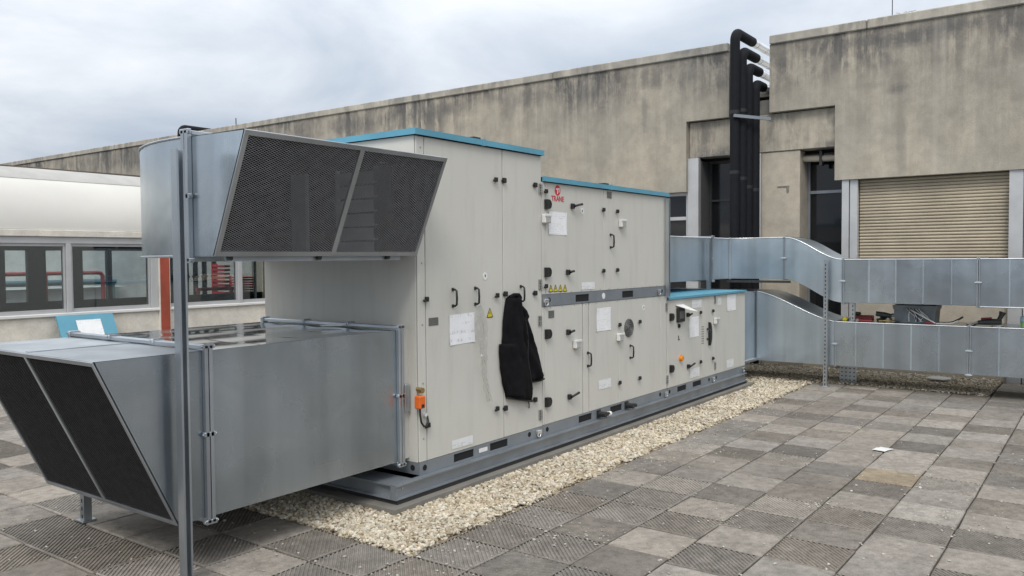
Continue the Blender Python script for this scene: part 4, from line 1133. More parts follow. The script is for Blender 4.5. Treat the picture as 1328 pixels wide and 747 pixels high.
# ------------------------------------------------------------------ far ducts
XD = 10.75; XDB = 11.50
def far_duct(root, prof, mat, yend):
    """prof: list of (y, zbot, ztop) from the corner to the right"""
    m = MB(); rings = []
    for (y, a, b_) in prof: rings.append([(XD, y, a), (XD, y, b_), (XDB, y, b_), (XDB, y, a)])
    m.loft(rings, (False, True)); return m.build('duct_body', mat, root)
def smooth(t): return t * t * (3 - 2 * t)
sup = thing('supply_duct', (10.9, 3.0, 1.06), 'upper of the two far galvanised ducts, dropping beside the shutter', 'duct')
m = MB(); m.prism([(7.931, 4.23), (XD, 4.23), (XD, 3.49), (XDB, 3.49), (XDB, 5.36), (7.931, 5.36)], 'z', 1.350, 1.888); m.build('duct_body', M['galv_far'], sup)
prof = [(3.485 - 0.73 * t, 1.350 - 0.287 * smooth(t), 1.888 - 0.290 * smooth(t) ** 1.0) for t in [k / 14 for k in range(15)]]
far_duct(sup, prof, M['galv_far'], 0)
YEND = -2.5
bays = [2.75, 2.45, 2.145, 1.845, 1.545, 1.27, 0.965, 0.66, 0.36, 0.06, -0.24, YEND]
for a, b_ in zip(bays[:-1], bays[1:]):
    m = MB(); dx = rng.uniform(0, 0.004); low = 0.0 if a > 1.3 else 0.012
    zt = 1.598; zb = 1.063 - low
    # each bay is a slightly dished sheet
    for (yy0, yy1) in ((a - 0.002, b_ + 0.002),):
        ym = (yy0 + yy1) / 2; zm = (zt + zb) / 2
        m.add([(XD + dx, yy0, zb), (XD + dx, yy1, zb), (XD + dx, yy1, zt), (XD + dx, yy0, zt), (XD + dx - 0.001 + rng.uniform(-0.001, 0.001), ym + rng.uniform(-.05, .05), zm)], [(0, 1, 4), (1, 2, 4), (2, 3, 4), (3, 0, 4)])
        m.add([(XD + dx, yy0, zt), (XD + dx, yy1, zt), (XDB, yy1, zt), (XDB, yy0, zt)], [(0, 1, 2, 3)])
        m.add([(XD + dx, yy0, zb), (XD + dx, yy1, zb), (XDB, yy1, zb), (XDB, yy0, zb)], [(0, 1, 2, 3)])
        m.add([(XDB, yy0, zb), (XDB, yy1, zb), (XDB, yy1, zt), (XDB, yy0, zt)], [(0, 1, 2, 3)])
    m.build('duct_bay', M['galv'], sup)
    if a not in (2.75, 1.27): MB().box(XD - 0.003, XD + 0.012, a - 0.008, a + 0.008, zb + 0.004, zt + 0.001, 0.0025).build('duct_rib', M['galv_far'], sup)
ret = thing('return_duct', (11.0, 3.0, 0.27), 'lower of the two far galvanised ducts, with tools lying on top', 'duct')
m = MB(); m.prism([(10.191, 3.86), (XD + 0.03, 3.86), (XD + 0.03, 3.846), (XDB, 3.846), (XDB, 5.30), (10.191, 5.30)], 'z', 0.268, 1.183); m.build('duct_body', M['galv_far'], ret)
prof = [(3.84 - 0.99 * t, 0.268 + 0.0 * t, 1.183 - 0.366 * (0.45 * t + 0.55 * smooth(t))) for t in [k / 14 for k in range(15)]]
far_duct(ret, prof, M['galv_far'], 0)
bays2 = [2.845, 2.60, 2.28, 1.97, 1.67, 1.355, 1.06, 0.76, 0.46, 0.16, -0.14, YEND]
for a, b_ in zip(bays2[:-1], bays2[1:]):
    m = MB(); dx = rng.uniform(0, 0.004); zt, zb = 0.817, 0.268
    ym = (a + b_) / 2; zm = (zt + zb) / 2; yy0, yy1 = a - 0.002, b_ + 0.002
    m.add([(XD + dx, yy0, zb), (XD + dx, yy1, zb), (XD + dx, yy1, zt), (XD + dx, yy0, zt), (XD + dx - 0.001 + rng.uniform(-0.001, 0.001), ym + rng.uniform(-.05, .05), zm)], [(0, 1, 4), (1, 2, 4), (2, 3, 4), (3, 0, 4)])
    for zz in (zt, zb): m.add([(XD + dx, yy0, zz), (XD + dx, yy1, zz), (XDB, yy1, zz), (XDB, yy0, zz)], [(0, 1, 2, 3)])
    m.add([(XDB, yy0, zb), (XDB, yy1, zb), (XDB, yy1, zt), (XDB, yy0, zt)], [(0, 1, 2, 3)])
    m.build('duct_bay', M['galv'], ret)
    if a not in (2.845, 1.355): MB().box(XD - 0.003, XD + 0.012, a - 0.008, a + 0.008, zb + 0.004, zt + 0.001, 0.0025).build('duct_rib', M['galv_far'], ret)
flange_ring(sup, 'y', 2.752, XD, XDB, 1.063, 1.598, 0.014, 0.02, 0.004, 'lbt', True, False)
flange_ring(sup, 'y', 1.27, XD, XDB, 1.063, 1.598, 0.016, 0.022, 0.004, 'lbt', True, False)
flange_ring(sup, 'y', 3.487, XD, XDB, 1.350, 1.888, 0.010, 0.014, 0.003, 'lbt', True, False)
MB().box(XD - 0.02, XD - 0.0005, 4.20, 4.2295, 1.34, 1.90, 0.003).build('flange', M['strut'], sup)
flange_ring(sup, 'x', 10.16, 4.23, 5.36, 1.350, 1.888, 0.020, 0.024, 0.006)
flange_ring(ret, 'y', 2.843, XD, XDB, 0.268, 0.817, 0.012, 0.016, 0.003, 'lbt', True, False)
flange_ring(ret, 'y', 1.355, XD, XDB, 0.268, 0.817, 0.016, 0.022, 0.004, 'lbt', True, False)
MB().box(XD + 0.0, XD + 0.0295, 3.8605, 3.885, 0.26, 1.19, 0.003).build('flange', M['strut'], ret)
for z in (0.30, ): MB().box(10.2, 10.74, 3.84, 3.8595, 0.262, 0.30, 0.002).build('collar_lip', M['silver'], ret)
for y in (3.45, 3.15): MB().box(XD - 0.004, XD + 0.008, y - 0.007, y + 0.007, 0.272, 1.02 - (3.45 - y) * 0.45, 0.001).build('duct_rib', M['galv_far'], ret)
for root, y, z in ((sup, 2.752, 1.33), (sup, 1.27, 1.33), (sup, 3.487, 1.62), (ret, 2.843, 0.54), (ret, 1.355, 0.54), (ret, 1.355, 0.262)):
    m = MB(); m.box(XD - 0.030, XD - 0.0222, y - 0.026, y + 0.026, z - 0.014, z + 0.014, 0.003); m.disc((XD - 0.026, z), 'y', 0.007, y - 0.036, y + 0.036, 8); m.build('flange_clamp', M['strut'], root)
# bright folded hems along the top front edges
for root, pr, zt in ((sup, [(3.485 - 0.73 * t, 1.888 - 0.290 * smooth(t)) for t in [k / 14 for k in range(15)]], 1.598), (ret, [(3.84 - 0.99 * t, 1.183 - 0.366 * (0.45 * t + 0.55 * smooth(t))) for t in [k / 14 for k in range(15)]], 0.817)):
    m = MB(); m.tube([(XD - 0.002, y, z + 0.002) for (y, z) in pr] + [(XD - 0.002, YEND, zt + 0.002)], 0.007, 6); m.build('edge_hem', M['silver'], root)
m = MB(); m.tube([(7.94, 4.228, 1.890), (XD - 0.002, 4.228, 1.890), (XD - 0.002, 3.49, 1.890)], 0.007, 6); m.build('edge_hem', M['silver'], sup)
m = MB(); m.tube([(XD - 0.002, 1.27, 1.052), (XD - 0.002, YEND, 1.052)], 0.008, 6); m.build('edge_hem', M['silver'], sup)
# props under the far ducts
MB().box(10.70, 10.745, 3.40, 4.25, 1.300, 1.330).build('cross_bar', M['tool'], None, label='dark steel cross bar under the bend of the upper far duct', cat='bar')
o = thing('duct_stand', (11.25, 2.78, 0.0), 'perforated galvanised stand on the gravel under the lower far duct', 'stand')
m = MB(); m.box(11.15, 11.153, 2.68, 2.89, 0.0, 0.235); m.box(11.153, 11.42, 2.88, 2.883, 0.0, 0.235); m.box(11.10, 11.42, 2.66, 2.90, 0.2352, 0.2425); m.build('plate', M['strut'], o)
m = MB()
for a in range(4):
    for b_ in range(4): m.disc((2.71 + a * 0.05, 0.04 + b_ * 0.05), 'x', 0.009, 11.148, 11.1497, 8)
m.build('hole', M['hole'], o)
o = thing('duct_stand', (11.25, 0.2, 0.0), 'galvanised stand under the lower far duct near its cut end', 'stand')
MB().box(11.1, 11.4, 0.1, 0.3, -0.03, 0.2425).build('plate', M['strut'], o)
o = thing('duct_stand', (11.3, 0.2, 0.84), 'galvanised prop between the two far ducts near their cut ends', 'stand')
MB().box(11.2, 11.5, -0.6, -0.5, 0.8175, 1.05).build('plate', M['strut'], o)

#@@BUILDING
# ------------------------------------------------------------------ concrete building along the far side (plane X = 12.5)
XW = 12.5
bld = thing('concrete_building', (XW, 8.0, 0.0), 'long weathered concrete building with roller shutter behind the ducts', 'building')
ZT_, ZC = 4.845, 4.975
wl_ = [(11.43, 2.70), (5.985, 2.70), (5.645, 2.70), (5.645, 3.83), (4.93, 3.83), (4.93, ZT_), (11.43, ZT_)]
MB().prism(wl_, 'x', XW, XW + 0.4).build('wall', M['wall'], bld)
MB().prism([(11.442, -0.05), (34, -0.05), (34, ZT_), (11.442, ZT_)], 'x', XW, XW + 0.4).build('wall', M['wall'], bld)
MB().prism([(-8, 2.745), (-8, ZT_), (4.29, ZT_), (4.29, 3.83), (3.33, 3.83), (3.33, 2.745)], 'x', XW, XW + 0.4).build('wall', M['wall'], bld)
# coping in lengths
ys = [34, 27.5, 21.2, 14.9, 11.436, 8.2, 4.93]
for a, b_ in zip(ys[:-1], ys[1:]):
    MB().box(XW - 0.035, XW + 0.45, b_ + 0.004, a - 0.004, ZT_ + 0.0005, ZC + rng.uniform(-0.004, 0.004), 0.012).build('coping', M['coping'], bld)
ys = [4.29, 2.9, -0.4, -3.7, -8]
for a, b_ in zip(ys[:-1], ys[1:]):
    MB().box(XW - 0.035, XW + 0.45, b_ + 0.004, a - 0.004, ZT_ + 0.0005, ZC + rng.uniform(-0.004, 0.004), 0.012).build('coping', M['coping'], bld)
MB().box(XW + 0.4005, XW + 12, -8, 34, 4.15, 4.3).build('roof_slab', M['coping'], bld)
MB().box(XW + 0.15, XW + 0.40, 4.295, 4.925, 3.8305, 4.05).build('slot_sill', M['plinth'], bld)
bm_ = MB().box(XW + 0.10, XW + 0.38, 3.338, 5.638, 3.245, 3.818, 0.008).build('lintel_beam', M['beam'], bld)
MB().box(XW + 0.3805, XW + 0.42, 3.33, 5.645, 3.20, 3.8295).build('dark_gap', M['hole'], bld)
pl = MB().box(XW + 0.12, XW + 0.72, 3.865, 4.455, -0.05, 3.24, 0.006).build('pillar', M['pillar'], bld)
MB().tube([(XW + 0.10, 4.47, 0.0), (XW + 0.10, 4.47, 3.235)], 0.022, 8).build('conduit', M['alu'], bld)
# soffit pipe under the beam
MB().tube([(XW + 0.30, 4.38, 3.14), (XW + 0.30, 3.32, 3.10)], 0.05, 10).build('soffit_pipe', M['pillar'], bld)
MB().box(XW + 0.25, XW + 0.35, 3.58, 3.62, 3.0, 3.22).build('pipe_bracket', M['tool'], bld)
m = MB(); m.box(XW + 0.108, XW + 0.119, 4.02, 4.20, 2.70, 2.715); m.box(XW + 0.105, XW + 0.119, 4.03, 4.06, 2.62, 2.70); m.build('wall_bracket', M['plinth'], pl)
# dark windows behind the openings
def window(name, y0, y1, z0, z1, x, bars=(), par=bld, fm='alu', fw=0.05):
    w = MB(); w.box(x - 0.03, x + 0.03, y0, y0 + fw, z0, z1); w.box(x - 0.03, x + 0.03, y1 - fw, y1, z0, z1); w.box(x - 0.03, x + 0.03, y0 + fw, y1 - fw, z1 - fw, z1); w.box(x - 0.03, x + 0.03, y0 + fw, y1 - fw, z0, z0 + fw)
    for (b0, b1) in bars: w.box(x - 0.035, x + 0.03, y0 + fw, y1 - fw, b0, b1)
    o = w.build(name, M[fm], par)
    MB().box(x + 0.005, x + 0.012, y0 + fw - 0.001, y1 - fw + 0.001, z0 + fw - 0.001, z1 - fw + 0.001).build('pane', M['dark_glass'], o)
    return o
window('window', 4.46, 5.44, 0.6, 3.2, XW + 0.50, ((2.55, 2.58),), fm='tool', fw=0.03)
window('window', 3.25, 3.86, 0.6, 3.2, XW + 0.55, ((2.60, 2.645),), fm='frame', fw=0.03)
window('window', 5.655, 7.4, 0.9, 2.698, XW + 0.16, ((2.25, 2.305),), fm='alu')
window('window', 7.41, 9.2, 0.9, 2.698, XW + 0.16, ((2.25, 2.305),), fm='alu')
MB().box(XW + 0.05, XW + 0.14, 5.458, 5.644, -0.05, 3.238, 0.003).build('frame_post', M['alu'], bld)
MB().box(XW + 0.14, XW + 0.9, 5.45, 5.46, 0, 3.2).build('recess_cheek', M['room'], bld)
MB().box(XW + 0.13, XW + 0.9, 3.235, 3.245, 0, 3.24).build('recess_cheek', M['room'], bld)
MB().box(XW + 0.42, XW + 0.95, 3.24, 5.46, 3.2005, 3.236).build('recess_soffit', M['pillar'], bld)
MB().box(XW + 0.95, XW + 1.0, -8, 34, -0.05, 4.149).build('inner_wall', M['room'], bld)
MB().box(XW + 0.02, XW + 0.12, 5.66, 11.44, -0.05, 0.9).build('low_wall', M['pillar'], bld)
MB().box(XW + 0.35, XW + 0.45, 3.25, 5.44, -0.05, 0.6).build('low_wall', M['pillar'], bld)
# shutter bay
MB().box(XW + 0.03, XW + 0.13, 3.138, 3.235, -0.05, 2.743, 0.003).build('frame_post', M['alu'], bld)
MB().box(XW + 0.05, XW + 0.15, 3.022, 3.128, -0.05, 2.743, 0.003).build('frame_post', M['alu'], bld)
MB().box(XW + 0.03, XW + 0.15, 0.985, 1.145, -0.05, 2.743, 0.003).build('frame_post', M['alu'], bld)
MB().box(XW + 0.05, XW + 0.15, 0.86, 0.975, -0.05, 2.743, 0.003).build('frame_post', M['alu'], bld)
sh = MB().box(XW + 0.175, XW + 0.185, 1.146, 3.02, 0.96, 2.743).build('roller_shutter', M['tool'], bld)
SP = 0.0455
pts = [(0.0, 0.002), (-0.010, 0.010), (-0.0135, 0.022), (-0.010, 0.034), (0.0, 0.0425), (0.012, 0.0425), (0.012, 0.002)]
def slat(mat):
    m = MB(); m.loft([[(p[0], y, p[1]) for p in pts] for y in (1.15, 3.015)], (True, True)); me = m.mesh('slat'); me.materials.append(mat); return me
s1, s2 = slat(M['shutter']), slat(M['shutter_low'])
for k in range(39):
    z = 0.965 + k * SP
    if z + SP > 2.742: break
    inst('slat', s2 if k < 13 else s1, sh, (XW + 0.165, 0.0, z))
MB().box(XW + 0.10, XW + 0.30, 0.99, 3.13, -0.05, 0.955).build('low_wall', M['pillar'], bld)
window('window', -2.5, 0.85, 0.9, 2.743, XW + 0.16, ((2.25, 2.305),), fm='alu')
MB().box(XW + 0.02, XW + 0.12, -8, 0.855, -0.05, 0.9).build('low_wall', M['pillar'], bld)

# rods and a weed on the coping
for (y, h, rr, lab) in ((2.612, 0.62, 0.006, 'thin lightning rod standing on the coping above the shutter'), (17.83, 0.22, 0.012, 'short stub rod on the distant coping beyond the curved elbow')):
    o = thing('lightning_rod', (XW + 0.2, y, ZC), lab, 'rod')
    MB().tube([(XW + 0.2, y, ZC - 0.002), (XW + 0.2, y, ZC + h)], rr, 6).build('rod', M['tool'], o)
    MB().tube([(XW + 0.2, y, ZC - 0.001), (XW + 0.2, y, ZC + 0.04)], rr * 3, 8).build('rod_base', M['tool'], o)
m = MB(); r = random.Random(4)
for k in range(14):
    a = r.uniform(0, 6.28); l = r.uniform(0.05, 0.12)
    b0 = (XW + 0.1 + r.uniform(-.03, .03), 2.42 + r.uniform(-.05, .05), ZC); m.tube([b0, (b0[0] + 0.3 * l * math.cos(a), b0[1] + 0.5 * l * math.sin(a), ZC + l * 0.5), (b0[0] + 0.6 * l * math.cos(a), b0[1] + l * math.sin(a), ZC + l * 0.6)], 0.003, 4, False)
m.build('weed', simple('dry_weed', (0.16, 0.15, 0.08), 0.8), None, label='dry weed sprouting from the coping by the thin rod', cat='plant')

# ------------------------------------------------------------------ insulated pipes in front of the slot
def ins_pipe(x, y, ztop, r, xe, xs, label, group, zb=0.0):
    o = thing('insulated_pipe', (x, y, zb), label, 'pipe', group)
    R_ = 0.13; zc_ = ztop - r
    path = [(x, y, zb), (x, y, zb + (zc_ - zb) * 0.5), (x, y, zc_ - R_)] + [(x + R_ * (1 - math.cos(a)), y, zc_ - R_ + R_ * math.sin(a)) for a in [PI / 2 * k / 8 for k in range(1, 9)]] + [(xe, y, zc_)]
    MB().tube(path, r, 18).build('foam_sleeve', M['foam'], o)
    for zz in [zb + 0.9 + 0.93 * k + 0.13 * math.sin(x * 50 + k) for k in range(int((zc_ - zb - 1.0) / 0.93))]:
        MB().tube([(x, y, zz), (x, y, zz + 0.05)], r + 0.0018, 18).build('tape_band', M['tape'], o)
    MB().tube([(xe + 0.001, y, zc_), (xs, y, zc_)], r * 0.86, 16).build('silver_cladding', M['silver'], o)
    for k in range(3):
        xx = xe + 0.15 + k * 0.4
        if xx < xs: MB().tube([(xx, y, zc_), (xx + 0.03, y, zc_)], r * 0.90, 16).build('cladding_band', M['silver'], o)
    return o
LB = ('leftmost and tallest of the four black insulated pipes against the concrete wall', 'second from left of the four black insulated pipes against the concrete wall',
      'third from left of the four black insulated pipes against the concrete wall', 'rightmost and lowest of the four black insulated pipes against the concrete wall')
for k, (y, zt) in enumerate(((4.716, 5.116), (4.608, 4.818), (4.513, 4.566), (4.407, 4.300))):
    x = 12.05 + 0.105 * k; f = x / 12.2
    ins_pipe(x, y * f, 1.65 + (zt - 1.65) * f, 0.073, XW + 0.28 - 0.02 * k, XW + 2.5, LB[k], 'black insulated pipes rising against the wall')
ins_pipe(12.2, 19.45, 5.14, 0.085, 13.6, 14.6, 'distant black insulated pipe bending over the wall top behind the curved elbow', None)
o = thing('pipe_clamp', (12.2, 4.5, 3.72), 'galvanised channel bracket clamped across the four black pipes', 'bracket')
m = MB(); m.bar((11.935, 4.63, 3.745), (12.33, 4.215, 3.70), 0.03, 0.045); m.build('channel', M['frame'], o)
m = MB(); m.bar((12.31, 4.24, 3.70), (12.5, 4.24, 3.70), 0.03, 0.04); m.build('wall_arm', M['strut'], o)

# ------------------------------------------------------------------ low glazed wing (facade plane Y = 10.5)
YW = 10.5
wing = thing('glazed_wing', (6.0, YW, 0.0), 'low cream wing with white barrel roof and strip windows on the left', 'building')
XL, XR = -2.0, XW - 0.02
# barrel roof
r0 = 0.80; yc, zc0 = YW + 0.78, 2.035
def arc_roof(name, a0, a1, mat, rr, n=14, x0=XL, x1=XR):
    n = n * 4; m = MB(); out = [(yc - rr * math.cos(a0 + (a1 - a0) * k / n), zc0 + rr * math.sin(a0 + (a1 - a0) * k / n)) for k in range(n + 1)]
    inn = [(yc - (rr - 0.04) * math.cos(a0 + (a1 - a0) * k / n), zc0 + (rr - 0.04) * math.sin(a0 + (a1 - a0) * k / n)) for k in range(n, -1, -1)]
    nx = 40
    xs = [x0 + (x1 - x0) * k / nx for k in range(nx + 1)]
    rings = [[(x, p[0], p[1] + 0.008 * noise.noise((x * 0.7, p[0] * 0.6, 1.0))) for p in out + inn] for x in xs]
    m.loft(rings, (True, True), False)
    return m.build(name, mat, wing)
for k in range(5):
    arc_roof('barrel_roof', 0.0, PI * 0.30, M['vault'], r0, 12, XL + 3 * k + 0.006 if k else XL, min(XR, XL + 3 * k + 2.994))
arc_roof('roof_flashing', PI * 0.285, PI * 0.62, M['ridge'], r0 + 0.006)
MB().box(XL, XR, yc, 14.15, 2.70, 2.79).build('flat_roof', M['ridge'], wing)
m = MB(); N_ = 60
m.tube([(XL + (XR - XL) * k / N_, yc - 0.10 + 0.02 * noise.noise((k * 0.31, 0, 0)), zc0 + r0 + 0.006 + 0.014 * noise.noise((k * 0.23, 3, 0))) for k in range(N_ + 1)], 0.016, 6); m.build('roof_seal', M['seal'], wing)
MB().box(XL, XR, YW - 0.045, YW + 0.10, 1.950, 2.033, 0.006).build('cornice', M['cream'], wing)
MB().box(XL, XR, YW - 0.02, YW + 0.10, 1.868, 1.949, 0.003).build('window_head', M['grey_frame'], wing)
MB().box(XL, XR, YW - 0.008, YW + 0.22, -0.05, 0.972).build('sill_wall', M['cream'], wing)
MB().box(XL, XR, YW - 0.04, YW + 0.20, 0.973, 1.012, 0.006).build('sill', M['sill'], wing)
# window bays
mulls = [-1.9, 0.35, 2.65, 5.01, 6.13]
edges = [(XL, -1.0), (-0.95, 1.9), (1.96, 4.975), (5.045, 6.085), (6.345, 7.455), (7.52, 8.7), (8.76, 10.6), (10.66, XR)]
for (a, b_) in edges:
    w = MB(); fw = 0.02
    w.box(a, a + fw, YW + 0.0, YW + 0.06, 1.0125, 1.8675); w.box(b_ - fw, b_, YW, YW + 0.06, 1.0125, 1.8675)
    w.box(a + fw, b_ - fw, YW, YW + 0.06, 1.0125, 1.060); w.box(a + fw, b_ - fw, YW, YW + 0.06, 1.835, 1.8675)
    if b_ - a > 1.05:
        xm = a + (b_ - a) * 0.22 if a > 4 else a + (b_ - a) * 0.5
        w.box(xm, xm + 0.03, YW + 0.03, YW + 0.06, 1.0605, 1.8345)
    o = w.build('window_frame', M['grey_frame'], wing)
    MB().box(a + fw, b_ - fw, YW + 0.024, YW + 0.029, 1.0603, 1.8347).build('pane', M['glass'], o)
for x in (-0.975, 1.93, 5.01, 7.4875, 8.73, 10.63):
    MB().box(x - 0.031, x + 0.031, YW - 0.025, YW + 0.07, 1.0123, 1.8677, 0.004).build('mullion', M['alu'], wing)
MB().box(6.088, 6.19, YW - 0.02, YW + 0.10, 1.0125, 1.8675, 0.003).build('mullion', M['alu'], wing)
MB().box(6.20, 6.335, YW - 0.055, YW + 0.08, -0.05, 1.9495, 0.003).build('red_post', M['rust_red'], wing)
MB().box(6.19, 6.1995, YW - 0.05, YW + 0.07, -0.05, 1.9495).build('post_trim', M['cream'], wing)
MB().box(6.3355, 6.345, YW - 0.05, YW + 0.07, -0.05, 1.9495).build('post_trim', M['cream'], wing)
# room behind the glass, its far windows open on a yard
MB().box(XL, XR, YW + 0.23, 14.0, 0.30, 0.34).build('room_floor', M['room'], wing)
MB().box(XL, XR, YW + 0.11, 14.1, 2.02, 2.06).build('room_ceiling', M['room'], wing)
bw = MB()
cols = [XL, 2.2, 4.0, 4.25, 5.55, 5.72, 6.05, 6.33, 6.69, 6.92, 7.34, 7.42, 8.08, 8.80, 10.60, XR]
for k in range(0, len(cols) - 1, 2):
    bw.box(cols[k], cols[k + 1], 14.0, 14.08, 0.34, 2.0195)
for k in range(1, len(cols) - 1, 2):
    bw.box(cols[k], cols[k + 1], 14.0, 14.08, 0.34, 1.0); bw.box(cols[k], cols[k + 1], 14.0, 14.08, 1.825, 2.0195)
bw.build('back_wall', M['room'], wing)
yard = MB().box(XL, XR, 14.2, 20, -0.05, 0.05).build('yard_floor', M['plinth'], None, kind='structure')
o = thing('parapet_wall', (7, 17.0, 0.05), 'pale parapet wall seen through the strip windows of the wing', 'wall')
MB().box(XL, XR, 17.0, 17.2, 0.05, 2.6).build('wall', M['palewall'], o)
MB().box(XL, 9.0, 16.4, 16.98, 0.05, 1.13).build('kerb_wall', M['palewall'], o)
o = thing('service_pipe', (6.5, 16.2, 1.2), 'teal pipe run seen through the strip windows below a red rail', 'pipe')
MB().tube([(XL, 16.3, 1.24), (8.7, 16.3, 1.24)], 0.06, 10).build('pipe', M['teal'], o)
m = MB()
for x in (1.0, 3.0, 5.2, 7.2, 8.6): m.box(x, x + 0.08, 16.28, 16.36, 0.05, 1.19)
m.build('pipe_support', M['teal'], o)
o = thing('handrail', (7, 15.5, 0.05), 'red tubular handrail seen through the strip windows of the wing', 'handrail')
m = MB(); m.tube([(XL, 15.5, 1.43), (7.93, 15.5, 1.43), (7.99, 15.5, 1.42), (8.03, 15.5, 1.37), (8.03, 15.5, 0.05)], 0.038, 10); m.build('rail', M['red_rail'], o)
for x in (0.5, 2.7, 4.8, 7.0): MB().tube([(x, 15.5, 0.05), (x, 15.5, 1.40)], 0.03, 8).build('post', M['red_rail'], o)
# dark and pale uprights, red crates in the yard
LBL = ('leftmost of the dark uprights behind the wing glass', 'second of the dark uprights behind the wing glass', 'third of the dark uprights behind the wing glass', 'rightmost of the dark uprights behind the wing glass')
for k, x in enumerate((9.585, 9.79, 9.995, 10.22)):
    o = thing('yard_pipe', (x, 15.2, 0.05), LBL[k], 'pipe', 'dark uprights seen through the wing glass')
    MB().tube([(x, 15.2, 0.05), (x, 15.2, 2.3)], 0.050, 10).build('foam_sleeve', M['foam'], o)
    MB().tube([(x, 15.2, 1.30), (x, 15.2, 1.335)], 0.068, 10).build('pipe_band', M['tool'], o)
def red_frame(x, y, label, w, h, n):
    o = thing('red_crate', (x, y, 0.6), label, 'crate', 'red slatted crates seen through the wing glass')
    for k in range(n):
        z = 0.96 + k * h / n
        MB().box(x, x + w, y, y + 0.4, z, z + h / n * 0.62, 0.01).build('slat', M['red'], o)
    m = MB()
    for a in (x + 0.01, x + w - 0.05): m.box(a, a + 0.04, y + 0.42, y + 0.46, 0.05, 0.96 + h)
    m.build('leg', M['red'], o); return o
red_frame(10.47, 14.6, 'red slatted crate stack at the right end of the wing glass', 0.34, 0.36, 7)
red_frame(9.92, 14.4, 'tall red slatted stack left of the last wing mullion', 0.14, 0.62, 8)
o = thing('red_beam', (9.8, 14.35, 1.05), 'low red bar lying across the yard behind the wing glass', 'bar')
MB().box(9.26, 10.10, 14.33, 14.39, 1.055, 1.115).build('bar', M['red'], o)
m = MB()
for x in (9.28, 10.02): m.box(x, x + 0.05, 14.335, 14.385, 0.05, 1.0545)
m.build('leg', M['red'], o)

#@@OBJECTS
# ------------------------------------------------------------------ loose things
# blue panel leaning on the wing's sill wall, its foot hidden by the intake duct
o = thing('blue_panel', (5.16, 10.1, 0.0), 'blue sheet panel with a white label leaning against the cream sill wall', 'panel')
m = MB(); sheet_quad(m, (4.83, 9.95, 0.0), (5.53, 9.95, 0.0), (5.50, 10.40, 0.985), (4.80, 10.40, 0.985), 0.02); m.build('sheet', M['blue'], o)
def on_panel(x, z, off): return (x, 9.95 + 0.45 * z / 0.985 - off, z)
m = MB(); sheet_quad(m, on_panel(5.03, 0.55, 0.006), on_panel(5.34, 0.55, 0.006), on_panel(5.325, 0.92, 0.006), on_panel(5.02, 0.92, 0.006), 0.002); m.build('paper_label', M['paper'], o)

# black jacket hung on the door handle
jk = thing('jacket', (5.19, 3.74, 1.39), 'black hooded jacket hanging from the door handle of the tall casing', 'jacket')
def cloth(name, rows, y_front, bulge, folds, mat, par, zshear=0.0, nu=26, nv=44, seed=1, back=3.792, top0=0.35):
    """rows: (z, xl, xr) top to bottom; the cloth swells towards the viewer, closed by a flat back"""
    zs = [r_[0] for r_ in rows]
    def at(z):
        for (a, b_) in zip(rows[:-1], rows[1:]):
            if a[0] >= z >= b_[0]:
                t = (a[0] - z) / (a[0] - b_[0] + 1e-9); return a[1] + (b_[1] - a[1]) * t, a[2] + (b_[2] - a[2]) * t
        return rows[-1][1], rows[-1][2]
    V, F = [], []
    for j in range(nv + 1):
        v = j / nv; z = zs[0] + (zs[-1] - zs[0]) * v; xl, xr = at(z)
        for i in range(nu + 1):
            u = i / nu; x = xl + (xr - xl) * u
            prof_ = max(0.0, 1 - abs(2 * u - 1) ** 3.0) ** 0.6
            ev = min(1, (1 - v) * 14 + 0.25) * min(1, v * (4 if top0 < 0.2 else 10) + top0)
            y = y_front - bulge * prof_ * ev
            for (k, amp, ph, dr) in folds: y -= amp * prof_ * math.sin(k * (u + dr * v) * 2 * PI + ph) * (0.4 + 0.6 * v)
            y -= 0.010 * noise.noise((x * 9 + seed, z * 7, seed)) * prof_ + 0.006 * noise.noise((x * 22, z * 16, seed)) * prof_
            x += 0.006 * noise.noise((seed, z * 10, u)) 
            V.append((x, min(y, back - 0.002), z + zshear * (u - 0.3) * v))
    n = nu + 1
    for j in range(nv):
        for i in range(nu): a = j * n + i; F.append((a, a + n, a + n + 1, a + 1))
    b0 = len(V)
    V += [(p[0], back, p[2]) for p in V]
    for j in range(nv):
        for i in range(nu): a = b0 + j * n + i; F.append((a, a + 1, a + n + 1, a + n))
    for j in range(nv):
        a = j * n; F.append((a, a + n, b0 + a + n, b0 + a)); a = j * n + nu; F.append((a, b0 + a, b0 + a + n, a + n))
    for i in range(nu):
        a = i; F.append((a, b0 + a, b0 + a + 1, a + 1)); a = nv * n + i; F.append((a, a + 1, b0 + a + 1, b0 + a))
    m = MB(); m.add(V, F, True); return m.build(name, mat, par)
cloth('jacket_body', [(1.362, 5.135, 5.245), (1.335, 5.09, 5.275), (1.28, 5.075, 5.285), (1.17, 5.05, 5.325), (1.05, 5.04, 5.36), (0.96, 5.03, 5.39), (0.80, 5.02, 5.41)], 3.785, 0.040, [(1.5, 0.018, 0.4, 0.35), (3, 0.010, 1.0, -0.3)], M['jacket'], jk, 0.0, seed=2)
cloth('jacket_front', [(0.992, 5.000, 5.30), (0.93, 4.998, 5.35), (0.80, 5.008, 5.400), (0.68, 5.035, 5.42), (0.60, 5.065, 5.425), (0.55, 5.08, 5.415)], 3.776, 0.042, [(1.2, 0.014, 2.0, 0.35), (2.6, 0.005, 0.3, 0.1)], M['jacket'], jk, -0.075, seed=3, top0=0.55)
